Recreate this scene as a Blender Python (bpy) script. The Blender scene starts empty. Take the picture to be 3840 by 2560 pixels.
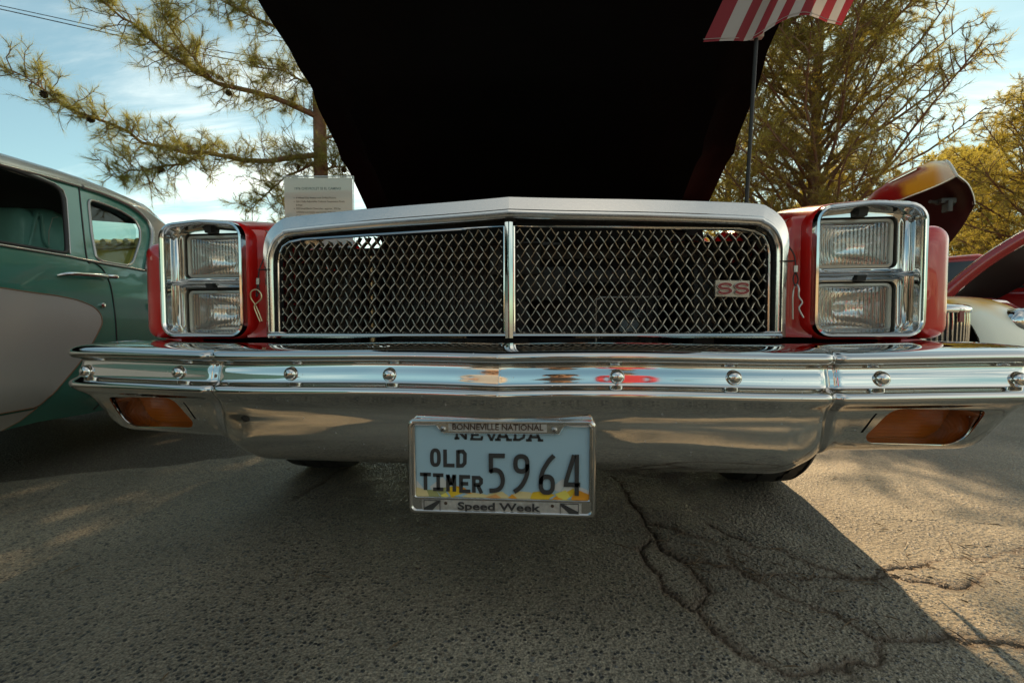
import bpy, bmesh, math, random
import numpy as np
from mathutils import Vector, Matrix, geometry, noise as mnoise
random.seed(7); rng = np.random.default_rng(7)
S = bpy.context.scene
COL = S.collection
R = math.radians

# ------------------------------------------------------------------ camera
cam_d = bpy.data.cameras.new('camera'); cam = bpy.data.objects.new('camera', cam_d); COL.objects.link(cam)
cam_d.sensor_width = 36; cam_d.lens = 15.995; cam_d.clip_start = .02; cam_d.clip_end = 2000
yaw, pitch, roll = -.1043, -.040, -.003
fw = Vector((math.sin(yaw)*math.cos(pitch), math.cos(yaw)*math.cos(pitch), math.sin(pitch)))
rt = Vector((math.cos(yaw), -math.sin(yaw), 0)); up = rt.cross(fw)
r2 = rt*math.cos(roll)+up*math.sin(roll); u2 = -rt*math.sin(roll)+up*math.cos(roll)
M = Matrix((r2, u2, -fw)).transposed().to_4x4(); M.translation = Vector((.1044, -.8201, .5466))
cam.matrix_world = M
S.camera = cam
S.render.resolution_x, S.render.resolution_y = 1024, 682
cam_d.dof.use_dof = True; cam_d.dof.focus_distance = .90; cam_d.dof.aperture_fstop = 16

# ------------------------------------------------------------------ light
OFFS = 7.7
SUN_EL, SUN_AZ = R(40), .17           # azimuth from +Y towards +X
w = bpy.data.worlds.new('World'); S.world = w; w.use_nodes = True
nt = w.node_tree; nt.nodes.clear()
def wn(t, **k):
    n = nt.nodes.new(t)
    for a, b in k.items(): setattr(n, a, b)
    return n
sky = wn('ShaderNodeTexSky', sky_type='NISHITA', sun_disc=False, sun_elevation=SUN_EL, sun_rotation=SUN_AZ, altitude=600, air_density=1.0, dust_density=1.3, ozone_density=1.0)
tc = wn('ShaderNodeTexCoord'); sep = wn('ShaderNodeSeparateXYZ'); nt.links.new(tc.outputs['Generated'], sep.inputs[0])
# cirrus on a high flat layer: direction divided by its height
zz = wn('ShaderNodeMath', operation='MAXIMUM'); nt.links.new(sep.outputs[2], zz.inputs[0]); zz.inputs[1].default_value = .012
zp = wn('ShaderNodeMath', operation='ADD'); nt.links.new(zz.outputs[0], zp.inputs[0]); zp.inputs[1].default_value = .12
dx = wn('ShaderNodeMath', operation='DIVIDE'); dy = wn('ShaderNodeMath', operation='DIVIDE')
nt.links.new(sep.outputs[0], dx.inputs[0]); nt.links.new(zp.outputs[0], dx.inputs[1])
nt.links.new(sep.outputs[1], dy.inputs[0]); nt.links.new(zp.outputs[0], dy.inputs[1])
cmb = wn('ShaderNodeCombineXYZ'); nt.links.new(dx.outputs[0], cmb.inputs[0]); nt.links.new(dy.outputs[0], cmb.inputs[1])
mp = wn('ShaderNodeMapping'); mp.inputs['Rotation'].default_value = (0, 0, R(28)); mp.inputs['Scale'].default_value = (.55, 2.3, 1); mp.inputs['Location'].default_value = (3.1, .4, 0)
nt.links.new(cmb.outputs[0], mp.inputs[0])
n1 = wn('ShaderNodeTexNoise'); n1.inputs['Scale'].default_value = 1.1; n1.inputs['Detail'].default_value = 9; n1.inputs['Roughness'].default_value = .62; n1.inputs['Distortion'].default_value = .5
nt.links.new(mp.outputs[0], n1.inputs[0])
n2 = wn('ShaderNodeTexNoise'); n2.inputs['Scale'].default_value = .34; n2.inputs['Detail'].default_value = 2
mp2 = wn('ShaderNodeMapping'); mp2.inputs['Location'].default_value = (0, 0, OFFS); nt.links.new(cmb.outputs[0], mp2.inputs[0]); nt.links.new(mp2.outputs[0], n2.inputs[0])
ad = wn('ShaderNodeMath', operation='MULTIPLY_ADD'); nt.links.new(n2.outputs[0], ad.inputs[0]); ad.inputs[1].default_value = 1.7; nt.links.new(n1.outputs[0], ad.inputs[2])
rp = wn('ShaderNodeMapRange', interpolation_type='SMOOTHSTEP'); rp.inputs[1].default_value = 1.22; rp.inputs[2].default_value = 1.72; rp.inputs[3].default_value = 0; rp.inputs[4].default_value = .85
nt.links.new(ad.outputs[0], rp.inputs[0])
tint = wn('ShaderNodeMix', data_type='RGBA', blend_type='MULTIPLY'); tint.inputs[0].default_value = 1; tint.inputs[7].default_value = (.66, .97, .90, 1)
nt.links.new(sky.outputs[0], tint.inputs[6])
# cloud brightness follows the sky behind it, plus its own whiteness
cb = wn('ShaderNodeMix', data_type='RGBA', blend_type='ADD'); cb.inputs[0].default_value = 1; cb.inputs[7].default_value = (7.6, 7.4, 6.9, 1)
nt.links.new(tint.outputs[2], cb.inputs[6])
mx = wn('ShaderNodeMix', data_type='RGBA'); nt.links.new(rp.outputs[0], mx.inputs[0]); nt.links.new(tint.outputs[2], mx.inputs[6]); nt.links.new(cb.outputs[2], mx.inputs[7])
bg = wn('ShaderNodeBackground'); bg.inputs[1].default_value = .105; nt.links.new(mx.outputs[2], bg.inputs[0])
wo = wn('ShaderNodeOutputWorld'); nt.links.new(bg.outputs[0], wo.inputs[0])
sun_d = bpy.data.lights.new('sun', 'SUN'); sun_d.energy = 3.6; sun_d.angle = R(.53); sun_d.color = (1, .84, .62)
sun = bpy.data.objects.new('sun', sun_d); COL.objects.link(sun)
tosun = Vector((math.sin(SUN_AZ)*math.cos(SUN_EL), math.cos(SUN_AZ)*math.cos(SUN_EL), math.sin(SUN_EL)))
sun.rotation_euler = tosun.to_track_quat('Z', 'Y').to_euler(); sun.location = (3, 20, 20)
S.view_settings.view_transform = 'Standard'; S.view_settings.look = 'None'; S.view_settings.exposure = .95; S.view_settings.gamma = 1
S.view_settings.use_white_balance = True; S.view_settings.white_balance_temperature = 8700; S.view_settings.white_balance_tint = 14   # camera set for warm afternoon light
S.cycles.max_bounces = 8; S.cycles.transparent_max_bounces = 12
try: S.cycles.use_denoising = True
except Exception: pass

# ------------------------------------------------------------------ materials
MATS = {}
def mat(name, col, rough=.5, metal=0., spec=.5, ns=None, na=.15, bs=None, bst=.2, bd=.002, coat=0., rv=0., trans=None, tmix=.45):
    m = bpy.data.materials.new(name); m.use_nodes = True; MATS[name] = m
    t = m.node_tree; b = t.nodes['Principled BSDF']
    b.inputs['Base Color'].default_value = (*col, 1); b.inputs['Roughness'].default_value = rough; b.inputs['Metallic'].default_value = metal
    b.inputs['Specular IOR Level'].default_value = spec
    if coat: b.inputs['Coat Weight'].default_value = coat; b.inputs['Coat Roughness'].default_value = .04
    tcn = t.nodes.new('ShaderNodeTexCoord')
    if ns:
        n = t.nodes.new('ShaderNodeTexNoise'); n.inputs['Scale'].default_value = ns; n.inputs['Detail'].default_value = 6
        t.links.new(tcn.outputs['Object'], n.inputs[0])
        mixn = t.nodes.new('ShaderNodeMix'); mixn.data_type = 'RGBA'
        mixn.inputs[6].default_value = (*[c*(1-na) for c in col], 1); mixn.inputs[7].default_value = (*[min(1, c*(1+na)) for c in col], 1)
        t.links.new(n.outputs[0], mixn.inputs[0]); t.links.new(mixn.outputs[2], b.inputs['Base Color'])
        if rv:
            mr = t.nodes.new('ShaderNodeMapRange'); mr.inputs[1].default_value = .35; mr.inputs[2].default_value = .75
            mr.inputs[3].default_value = rough; mr.inputs[4].default_value = rough+rv
            t.links.new(n.outputs[0], mr.inputs[0]); t.links.new(mr.outputs[0], b.inputs['Roughness'])
    if bs:
        n = t.nodes.new('ShaderNodeTexNoise'); n.inputs['Scale'].default_value = bs; n.inputs['Detail'].default_value = 4
        t.links.new(tcn.outputs['Object'], n.inputs[0])
        bp = t.nodes.new('ShaderNodeBump'); bp.inputs['Strength'].default_value = bst; bp.inputs['Distance'].default_value = bd
        t.links.new(n.outputs[0], bp.inputs['Height']); t.links.new(bp.outputs[0], b.inputs['Normal'])
    if trans:
        tr = t.nodes.new('ShaderNodeBsdfTranslucent'); tr.inputs[0].default_value = (*trans, 1)
        ms = t.nodes.new('ShaderNodeMixShader'); ms.inputs[0].default_value = tmix
        t.links.new(b.outputs[0], ms.inputs[1]); t.links.new(tr.outputs[0], ms.inputs[2])
        t.links.new(ms.outputs[0], t.nodes['Material Output'].inputs[0])
    return m

def chrome(name, col=(.62, .61, .59), rough=.03, dust=.5):
    m = mat(name, col, rough, 1, ns=9, na=.05, rv=.05, bs=5, bst=.07, bd=.003)
    t = m.node_tree; b = t.nodes['Principled BSDF']; tcn = [n for n in t.nodes if n.type == 'TEX_COORD'][0]
    v = t.nodes.new('ShaderNodeTexVoronoi'); v.inputs['Scale'].default_value = 75
    t.links.new(tcn.outputs['Object'], v.inputs[0])
    sp = t.nodes.new('ShaderNodeMath'); sp.operation = 'LESS_THAN'; sp.inputs[1].default_value = .10
    t.links.new(v.outputs['Distance'], sp.inputs[0])
    gate = t.nodes.new('ShaderNodeSeparateColor'); t.links.new(v.outputs['Color'], gate.inputs[0])
    g2 = t.nodes.new('ShaderNodeMath'); g2.operation = 'GREATER_THAN'; g2.inputs[1].default_value = .72; t.links.new(gate.outputs[0], g2.inputs[0])
    mu = t.nodes.new('ShaderNodeMath'); mu.operation = 'MULTIPLY'; t.links.new(sp.outputs[0], mu.inputs[0]); t.links.new(g2.outputs[0], mu.inputs[1])
    m3 = t.nodes.new('ShaderNodeMath'); m3.operation = 'MULTIPLY_ADD'; m3.inputs[1].default_value = -dust; m3.inputs[2].default_value = 1
    t.links.new(mu.outputs[0], m3.inputs[0]); t.links.new(m3.outputs[0], b.inputs['Metallic'])
    return m
CHROME = chrome('chrome'); CHROME2 = chrome('chrome_bezel', (.66, .66, .65), .05, .4)
ALU = mat('satin_aluminium', (.80, .78, .74), .15, .95, ns=14, na=.06, rv=.10, bs=160, bst=.1, bd=.0006)
STEEL = mat('satin_steel', (.42, .41, .39), .32, .9, ns=30, na=.1)
BRASS = mat('yellow_zinc', (.62, .50, .30), .28, 1, ns=60, na=.25)
RED = mat('red_paint', (.60, .011, .009), .28, 0, ns=5, na=.08, coat=1.)
BLACK = mat('black_underside', (.005, .005, .0048), .6, 0, spec=.12, ns=6, na=.6, bs=70, bst=.3)
HOODB = mat('hood_black', (.0035, .0036, .0036), .6, 0, spec=.07, ns=6, na=.5, bs=90, bst=.25)
BLK = mat('black_rubber', (.012, .012, .012), .6, ns=40, na=.3)
DARK = mat('engine_grime', (.045, .044, .042), .5, .2, ns=25, na=.5, bs=60, bst=.4)
TYRE = mat('tyre_rubber', (.018, .018, .018), .72, ns=60, na=.35, bs=220, bst=.3)
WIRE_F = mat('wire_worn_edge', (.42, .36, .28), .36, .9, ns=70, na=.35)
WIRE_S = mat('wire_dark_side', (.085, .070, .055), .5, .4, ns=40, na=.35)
PAPER = mat('white_paper', (.93, .91, .86), .7, ns=12, na=.03)
INK = mat('black_ink', (.03, .03, .03), .6, ns=90, na=.2)
GREYINK = mat('grey_ink', (.10, .10, .10), .6, ns=90, na=.2)
PBLUE = mat('plate_blue', (.30, .47, .55), .38, ns=20, na=.05, bs=300, bst=.05)
GREEN = mat('green_paint', (.022, .175, .135), .22, 0, ns=4, na=.10, coat=1.)
GREYP = mat('grey_paint', (.42, .41, .385), .3, .2, ns=5, na=.05, coat=.6)
SILV = mat('silver_roof_paint', (.27, .265, .25), .26, .45, ns=6, na=.06, coat=.7)
LEATHER = mat('green_leather', (.09, .30, .27), .45, ns=30, na=.15, bs=120, bst=.3)
GDARK = mat('cabin_dark', (.012, .014, .013), .8, ns=12, na=.3)
TAN = mat('copper_pinstripe', (.20, .10, .05), .4, ns=50, na=.2)
def glass(name, tintc=(.75, .85, .82), mixf=.12, rough=.02):
    m = bpy.data.materials.new(name); m.use_nodes = True; t = m.node_tree; t.nodes.clear()
    tr = t.nodes.new('ShaderNodeBsdfTransparent'); tr.inputs[0].default_value = (*tintc, 1)
    gl = t.nodes.new('ShaderNodeBsdfGlossy'); gl.inputs['Roughness'].default_value = rough
    fr = t.nodes.new('ShaderNodeFresnel'); fr.inputs[0].default_value = 1.45
    ad_ = t.nodes.new('ShaderNodeMath'); ad_.operation = 'ADD'; ad_.inputs[1].default_value = mixf; t.links.new(fr.outputs[0], ad_.inputs[0])
    ms = t.nodes.new('ShaderNodeMixShader'); t.links.new(ad_.outputs[0], ms.inputs[0]); t.links.new(tr.outputs[0], ms.inputs[1]); t.links.new(gl.outputs[0], ms.inputs[2])
    o = t.nodes.new('ShaderNodeOutputMaterial'); t.links.new(ms.outputs[0], o.inputs[0])
    return m
GLASS = glass('window_glass', (.62, .74, .70), .0)
ACRYL = glass('acrylic', (.93, .94, .93), .02)
# fluted lens: clear front with vertical ribs
LENS = glass('fluted_lens', (.98, .98, .96), .20, .05)
_t = LENS.node_tree; _tc = _t.nodes.new('ShaderNodeTexCoord'); _w = _t.nodes.new('ShaderNodeTexWave'); _w.inputs['Scale'].default_value = 42; _w.inputs['Distortion'].default_value = .3
_w.bands_direction = 'X'; _t.links.new(_tc.outputs['Object'], _w.inputs[0]); _b = _t.nodes.new('ShaderNodeBump'); _b.inputs['Strength'].default_value = .9; _b.inputs['Distance'].default_value = .002
_t.links.new(_w.outputs[0], _b.inputs['Height'])
for n in _t.nodes:
    if n.type in ('BSDF_GLOSSY',): _t.links.new(_b.outputs[0], n.inputs['Normal'])
_t2 = LENS.node_tree; _mo = [n for n in _t2.nodes if n.type == 'OUTPUT_MATERIAL'][0]; _ms = [n for n in _t2.nodes if n.type == 'MIX_SHADER'][0]
_df = _t2.nodes.new('ShaderNodeBsdfDiffuse'); _df.inputs[0].default_value = (.85, .84, .80, 1); _m2 = _t2.nodes.new('ShaderNodeMixShader'); _m2.inputs[0].default_value = .07   # brightness put into the lens as a pale diffuse layer
_t2.links.new(_ms.outputs[0], _m2.inputs[1]); _t2.links.new(_df.outputs[0], _m2.inputs[2]); _t2.links.new(_m2.outputs[0], _mo.inputs[0])
REFL = mat('lamp_reflector', (.97, .96, .93), .09, 1)
_t = REFL.node_tree; _bs = _t.nodes['Principled BSDF']; _tc = _t.nodes.new('ShaderNodeTexCoord')
_w = _t.nodes.new('ShaderNodeTexWave'); _w.inputs['Scale'].default_value = 40; _w.bands_direction = 'X'; _w.inputs['Distortion'].default_value = 1.2; _w.inputs['Detail Scale'].default_value = .6
_mpn = _t.nodes.new('ShaderNodeMapping'); _mpn.inputs['Scale'].default_value = (1, 1, .35); _t.links.new(_tc.outputs['Object'], _mpn.inputs[0]); _t.links.new(_mpn.outputs[0], _w.inputs[0])
_v = _t.nodes.new('ShaderNodeTexVoronoi'); _v.inputs['Scale'].default_value = 45; _v.distance = 'CHEBYCHEV'; _t.links.new(_tc.outputs['Object'], _v.inputs[0])
_a = _t.nodes.new('ShaderNodeMath'); _a.operation = 'MULTIPLY_ADD'; _a.inputs[1].default_value = .7; _t.links.new(_v.outputs[0], _a.inputs[0]); _t.links.new(_w.outputs[0], _a.inputs[2])
_b = _t.nodes.new('ShaderNodeBump'); _b.inputs['Strength'].default_value = .14; _b.inputs['Distance'].default_value = .003; _t.links.new(_a.outputs[0], _b.inputs['Height']); _t.links.new(_b.outputs[0], _bs.inputs['Normal'])
AMBER = mat('amber_lens', (.36, .075, .002), .38, 0, spec=.3, ns=20, na=.3, coat=.15)
_t = AMBER.node_tree; _bs = _t.nodes['Principled BSDF']; _tc = [n for n in _t.nodes if n.type == 'TEX_COORD'][0]
_w = _t.nodes.new('ShaderNodeTexWave'); _w.inputs['Scale'].default_value = 48; _w.bands_direction = 'Z'; _t.links.new(_tc.outputs['Object'], _w.inputs[0])
_b = _t.nodes.new('ShaderNodeBump'); _b.inputs['Strength'].default_value = .15; _b.inputs['Distance'].default_value = .002; _t.links.new(_w.outputs[0], _b.inputs['Height']); _t.links.new(_b.outputs[0], _bs.inputs['Normal'])
BARK = mat('pine_bark', (.16, .085, .05), .85, ns=28, na=.5, bs=40, bst=.8, bd=.01)
NEEDLE = mat('pine_needles_near', (.115, .125, .035), .5, ns=1.6, na=.4, trans=(.40, .39, .085), tmix=.55)
NEEDLE2 = mat('pine_needles_far', (.15, .13, .036), .6, ns=.9, na=.45, trans=(.56, .45, .09), tmix=.6)
CONE = mat('cone_brown', (.035, .024, .016), .8, ns=60, na=.4)

# ------------------------------------------------------------------ mesh helpers
def thing(name, label, cat, loc=(0, 0, 0), rz=0, group=None):
    o = bpy.data.objects.new(name, None); COL.objects.link(o); o.empty_display_size = .1
    o.location = loc; o.rotation_euler = (0, 0, rz); o['label'] = label; o['category'] = cat
    if group: o['group'] = group
    o['_m'] = 1
    ROOTM[o.name] = Matrix.Translation(Vector(loc)) @ Matrix.Rotation(rz, 4, 'Z')
    del o['_m']
    return o
ROOTM = {}
def link(name, me, parent=None, world=True):
    o = bpy.data.objects.new(name, me); COL.objects.link(o)
    if parent is not None:
        o.parent = parent
        if world and parent.name in ROOTM: o.matrix_parent_inverse = ROOTM[parent.name].inverted()
    return o
def obj(name, vf, m, parent=None, ang=35, world=True, mi=None):
    v, f = vf[0], vf[1]
    me = bpy.data.meshes.new(name); me.from_pydata([tuple(map(float, p)) for p in v], [], [tuple(q) for q in f])
    for mm in (m if isinstance(m, (list, tuple)) else [m]): me.materials.append(mm)
    if mi is not None: me.polygons.foreach_set('material_index', np.array(mi, dtype=np.int32))
    if ang:
        me.polygons.foreach_set('use_smooth', np.ones(len(me.polygons), dtype=bool)); me.set_sharp_from_angle(angle=R(ang))
    me.validate(); me.update()
    return link(name, me, parent, world)
def tag(o, label, cat, group=None):
    o['label'] = label; o['category'] = cat
    if group: o['group'] = group
    return o
def join(*parts):
    V, Fc = [], []
    for v, f in parts:
        n = len(V); V += [tuple(p) for p in v]; Fc += [tuple(i+n for i in q) for q in f]
    return V, Fc
def mir(vf):
    v, f = vf; return [(-p[0], p[1], p[2]) for p in v], [tuple(reversed(q)) for q in f]
def box(x0, x1, y0, y1, z0, z1):
    v = [(x0, y0, z0), (x1, y0, z0), (x1, y1, z0), (x0, y1, z0), (x0, y0, z1), (x1, y0, z1), (x1, y1, z1), (x0, y1, z1)]
    return v, [(0, 3, 2, 1), (4, 5, 6, 7), (0, 1, 5, 4), (1, 2, 6, 5), (2, 3, 7, 6), (3, 0, 4, 7)]
def bbox(x0, x1, y0, y1, z0, z1, b=.003):
    bm = bmesh.new(); v, f = box(x0, x1, y0, y1, z0, z1); vs = [bm.verts.new(p) for p in v]
    for q in f: bm.faces.new([vs[i] for i in q])
    bmesh.ops.bevel(bm, geom=bm.edges[:], offset=b, segments=2, affect='EDGES', profile=.6)
    bm.verts.index_update(); r = [tuple(p.co) for p in bm.verts], [tuple(q.index for q in k.verts) for k in bm.faces]; bm.free(); return r
def loft(rings, closed=True, cap0=False, cap1=False):
    n = len(rings[0]); V = [tuple(p) for r_ in rings for p in r_]; Fc = []
    for i in range(len(rings)-1):
        for j in range(n if closed else n-1):
            a, b = i*n+j, i*n+(j+1) % n
            Fc.append((a, b, b+n, a+n))
    if cap0: Fc.append(tuple(reversed(range(n))))
    if cap1: Fc.append(tuple(range((len(rings)-1)*n, len(rings)*n)))
    return V, Fc
def rrect(x0, x1, z0, z1, r, n=6, peak=0, pk=.5):
    out = []
    for cx, cz, a0 in ((x1-r, z0+r, -90), (x1-r, z1-r, 0), (x0+r, z1-r, 90), (x0+r, z0+r, 180)):
        for k in range(n+1):
            a = R(a0+90*k/n); out.append([cx+r*math.cos(a), cz+r*math.sin(a)])
        if a0 == 0 and peak:
            for q in range(1, 8):
                t = q/8; xx = x1-r+(x0+r-x1+r)*t; out.append([xx, z1])
    if peak:
        xm = x0+(x1-x0)*pk
        for p in out:
            h = max(0, min(1, (p[1]-(z0+z1)/2)/((z1-z0)/2)))
            s = 1-abs(p[0]-xm)/(max(xm-x0, x1-xm)); p[1] += peak*h*max(0, s)
    return [tuple(p) for p in out]
def xz(poly, y): return [(p[0], y, p[1]) for p in poly]
def tube(path, rad, seg=8, cap=True):
    path = [Vector(p) for p in path]; n = len(path)
    rads = rad if isinstance(rad, (list, tuple, np.ndarray)) else [rad]*n
    rings = []; prev = None
    for i, p in enumerate(path):
        t = (path[min(i+1, n-1)]-path[max(i-1, 0)])
        if t.length < 1e-9: t = Vector((0, 0, 1))
        t.normalize()
        if prev is None: a = t.orthogonal().normalized()
        else:
            a = prev-t*prev.dot(t)
            a = a.normalized() if a.length > 1e-6 else t.orthogonal().normalized()
        prev = a; b = t.cross(a)
        rings.append([tuple(p+(a*math.cos(2*math.pi*k/seg)+b*math.sin(2*math.pi*k/seg))*rads[i]) for k in range(seg)])
    return loft(rings, True, cap, cap)
def smooth_path(pts, n=8, closed=False):
    P = [Vector(p) for p in pts]; out = []; m = len(P)
    for i in range(m if closed else m-1):
        g = (lambda k: P[k % m]) if closed else (lambda k: P[max(0, min(m-1, k))])
        p0, p1, p2, p3 = g(i-1), g(i), g(i+1), g(i+2)
        for k in range(n):
            t = k/n; out.append(.5*((2*p1)+(p2-p0)*t+(2*p0-5*p1+4*p2-p3)*t*t+(3*p1-p0-3*p2+p3)*t**3))
    if not closed: out.append(P[-1])
    return out
def revolve(prof, axis_o, axis='X', seg=40):
    # prof: (a along axis, r)
    rings = []
    for k in range(seg):
        a = 2*math.pi*k/seg; c, s = math.cos(a), math.sin(a)
        if axis == 'X': rings.append([(axis_o[0]+p[0], axis_o[1]+p[1]*c, axis_o[2]+p[1]*s) for p in prof])
        elif axis == 'Y': rings.append([(axis_o[0]+p[1]*c, axis_o[1]+p[0], axis_o[2]+p[1]*s) for p in prof])
        else: rings.append([(axis_o[0]+p[1]*c, axis_o[1]+p[1]*s, axis_o[2]+p[0]) for p in prof])
    rings.append(rings[0]); v, f = loft(rings, False); return v, f
def inpoly(x, y, poly):
    c = False; n = len(poly); j = n-1
    for i in range(n):
        xi, yi = poly[i][:2]; xj, yj = poly[j][:2]
        if (yi > y) != (yj > y) and x < (xj-xi)*(y-yi)/(yj-yi)+xi: c = not c
        j = i
    return c
def panel2(outline, holes=(), step=.05):
    pts = []; edges = []
    for lp in [outline, *holes]:
        n0 = len(pts); pts += [Vector(p[:2]) for p in lp]; edges += [(n0+i, n0+(i+1) % len(lp)) for i in range(len(lp))]
    xs = [p[0] for p in outline]; ys = [p[1] for p in outline]
    if step:
        nx = int((max(xs)-min(xs))/step); ny = int((max(ys)-min(ys))/step)
        for i in range(1, nx+1):
            for j in range(1, ny+1):
                x = min(xs)+i*step; y = min(ys)+j*step
                if inpoly(x, y, outline) and not any(inpoly(x, y, h) for h in holes): pts.append(Vector((x, y)))
    vo, _, fo, *_ = geometry.delaunay_2d_cdt(pts, edges, [], 0, 1e-6)
    fs = []
    for q in fo:
        cx = sum(vo[i][0] for i in q)/len(q); cy = sum(vo[i][1] for i in q)/len(q)
        if inpoly(cx, cy, outline) and not any(inpoly(cx, cy, h) for h in holes): fs.append(tuple(q))
    return [tuple(v) for v in vo], fs
def panel(outline, fn, holes=(), step=.05, flip=False):
    v, f = panel2(outline, holes, step)
    return [fn(*p) for p in v], [tuple(reversed(q)) if flip else q for q in f]
def ribbon(pts, wd, closed=False):
    n = len(pts); L, Rr = [], []
    for i in range(n):
        p = Vector(pts[i]); a = Vector(pts[(i-1) % n]) if (closed or i > 0) else None; b = Vector(pts[(i+1) % n]) if (closed or i < n-1) else None
        d1 = (p-a).normalized() if a is not None else None; d2 = (b-p).normalized() if b is not None else None
        if d1 is None: d1 = d2
        if d2 is None: d2 = d1
        n1_ = Vector((-d1.y, d1.x)); n2_ = Vector((-d2.y, d2.x)); m_ = (n1_+n2_)
        m_ = m_.normalized() if m_.length > 1e-6 else n1_
        k = min(1.6, 1/max(.3, m_.dot(n1_)))
        L.append(p+m_*wd/2*k); Rr.append(p-m_*wd/2*k)
    V = [tuple(q) for q in L]+[tuple(q) for q in Rr]
    Fc = [(i, (i+1) % n, n+(i+1) % n, n+i) for i in range(n if closed else n-1)]
    return V, Fc
def extr(vf2, fn, d0, d1):
    # 2D mesh -> slab between depths d0 (front) and d1
    v, f = vf2; n = len(v); V = [fn(p[0], p[1], d0) for p in v]+[fn(p[0], p[1], d1) for p in v]
    Fc = [tuple(q) for q in f]+[tuple(i+n for i in reversed(q)) for q in f]
    ec = {}
    for q in f:
        for i in range(len(q)):
            e = (q[i], q[(i+1) % len(q)]); ec[e] = 1
    for a, b in ec:
        if (b, a) not in ec: Fc.append((a, a+n, b+n, b))
    return V, Fc
_dg_text = {}
def text_mesh(body, size, offset=0., extrude=0., width=None, align='LEFT'):
    c = bpy.data.curves.new('t', 'FONT'); c.body = body; c.size = size; c.offset = offset; c.extrude = extrude; c.resolution_u = 3; c.align_x = align
    o = bpy.data.objects.new('t', c); tmp.objects.link(o)
    dg = bpy.context.evaluated_depsgraph_get(); dg.update(); me = bpy.data.meshes.new_from_object(o.evaluated_get(dg))
    v = np.array([tuple(p.co) for p in me.vertices]); f = [tuple(p.vertices) for p in me.polygons]
    bpy.data.objects.remove(o); bpy.data.curves.remove(c); bpy.data.meshes.remove(me)
    if width and len(v):
        x0, x1 = v[:, 0].min(), v[:, 0].max(); v[:, 0] = (v[:, 0]-x0)/(x1-x0)*width
    return v, f
tmp = bpy.data.collections.new('tmp'); COL.children.link(tmp)
def sstep(a, b, x):
    t = np.clip((np.asarray(x, float)-a)/(b-a), 0, 1); return t*t*(3-2*t)

# ------------------------------------------------------------------ ground
CR = {
'A': [(.306, .797), (.333, .528), (.344, .369), (.363, .294), (.39, .248), (.403, .163), (.404, .125), (.37, .066), (.38, .013), (.397, -.039), (.431, -.078), (.468, -.091), (.535, -.08), (.612, -.051), (.652, .002), (.688, .011), (.77, .027), (.837, .028), (.888, .016), (1.1, -.02), (1.5, .05)],
'B': [(.356, .432), (.417, .388), (.479, .337), (.508, .319), (.497, .249), (.522, .167), (.567, .113), (.618, .072), (.638, .033), (.649, .007)],
'C': [(.503, .446), (.562, .334), (.629, .31), (.663, .265), (.72, .21), (.755, .206), (.823, .208), (.873, .194), (.911, .186), (.951, .202), (1.056, .269), (1.099, .248), (1.3, .3)],
'D': [(.332, .333), (.293, .287), (.304, .212), (.311, .138), (.341, .09), (.364, .047)],
'E': [(.393, .257), (.476, .229), (.545, .201), (.651, .199), (.751, .205)],
'F': [(.755, .206), (.827, .246), (.931, .283), (1.034, .321), (1.173, .354), (1.5, .5)],
'G': [(-.9, 1.4), (-.7, .9), (-.72, .5)]}
def axis(lo, hi, st, far):
    a = list(np.arange(lo, hi+1e-6, st)); s = st
    x = hi
    while x < far: s *= 1.28; x += s; a.append(x)
    x = lo; s = st
    while x > -far: s *= 1.28; x -= s; a.insert(0, x)
    return np.array(a)
gx = np.concatenate([np.arange(-1.75, .25, .009), np.arange(.25, 1.15, .0026), np.arange(1.15, 1.751, .009)]); gy = np.concatenate([np.arange(-.62, -.13, .007), np.arange(-.13, .52, .0026), np.arange(.52, 1.151, .008)])
def skirt(a, far):
    a = list(a); s = .01; x = a[-1]
    while x < far: s *= 1.28; x += s; a.append(x)
    s = .01; x = a[0]
    while x > -far: s *= 1.28; x -= s; a.insert(0, x)
    return np.array(a)
gx = skirt(gx, 260); gy = skirt(gy, 260)
GX, GY = np.meshgrid(gx, gy); nxg, nyg = len(gx), len(gy)
px, py = GX.ravel(), GY.ravel(); near = (np.abs(px) < 1.9) & (py > -.8) & (py < 1.6)
def wob(x, y, s, sd):
    r_ = np.random.default_rng(sd); o = np.zeros_like(x)
    for k in range(6):
        a, b, c = r_.normal(size=3); o += np.sin((a*x+b*y)*s*(1+.5*k)+c*9)/(1+.4*k)
    return o
qx = px+.004*wob(px, py, 30, 1)+.0016*wob(px, py, 130, 2)+.0008*wob(px, py, 420, 21); qy = py+.004*wob(px, py, 30, 3)+.0016*wob(px, py, 130, 4)+.0008*wob(px, py, 420, 22)
dmin = np.full(len(px), 9.); hmod = np.zeros(len(px)); ni = np.where(near)[0]
for key, pl in CR.items():
    for (ax, ay), (bx_, by_) in zip(pl[:-1], pl[1:]):
        X, Y = qx[ni], qy[ni]; vx, vy = bx_-ax, by_-ay; t = np.clip(((X-ax)*vx+(Y-ay)*vy)/(vx*vx+vy*vy), 0, 1)
        d = np.hypot(X-ax-t*vx, Y-ay-t*vy)*(1.5 if key in 'DEFG' else 1.)
        dmin[ni] = np.minimum(dmin[ni], d)
wv = np.clip(.75+.35*wob(px, py, 14, 9), .15, 1.5)
gz = -.0052*wv*np.exp(-(dmin/(.0020*wv+.0005))**2)-.0026*np.exp(-(dmin/.016)**2)*wv
gz += np.where(near, .0016*wob(px, py, 9, 5)+rng.normal(size=len(px))*.00012, 0)
edge = np.minimum(np.minimum(1.75-np.abs(px), py+.62), 1.15-py); gz *= sstep(0, .2, edge)
idx = np.arange(nxg*nyg).reshape(nyg, nxg)
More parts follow.
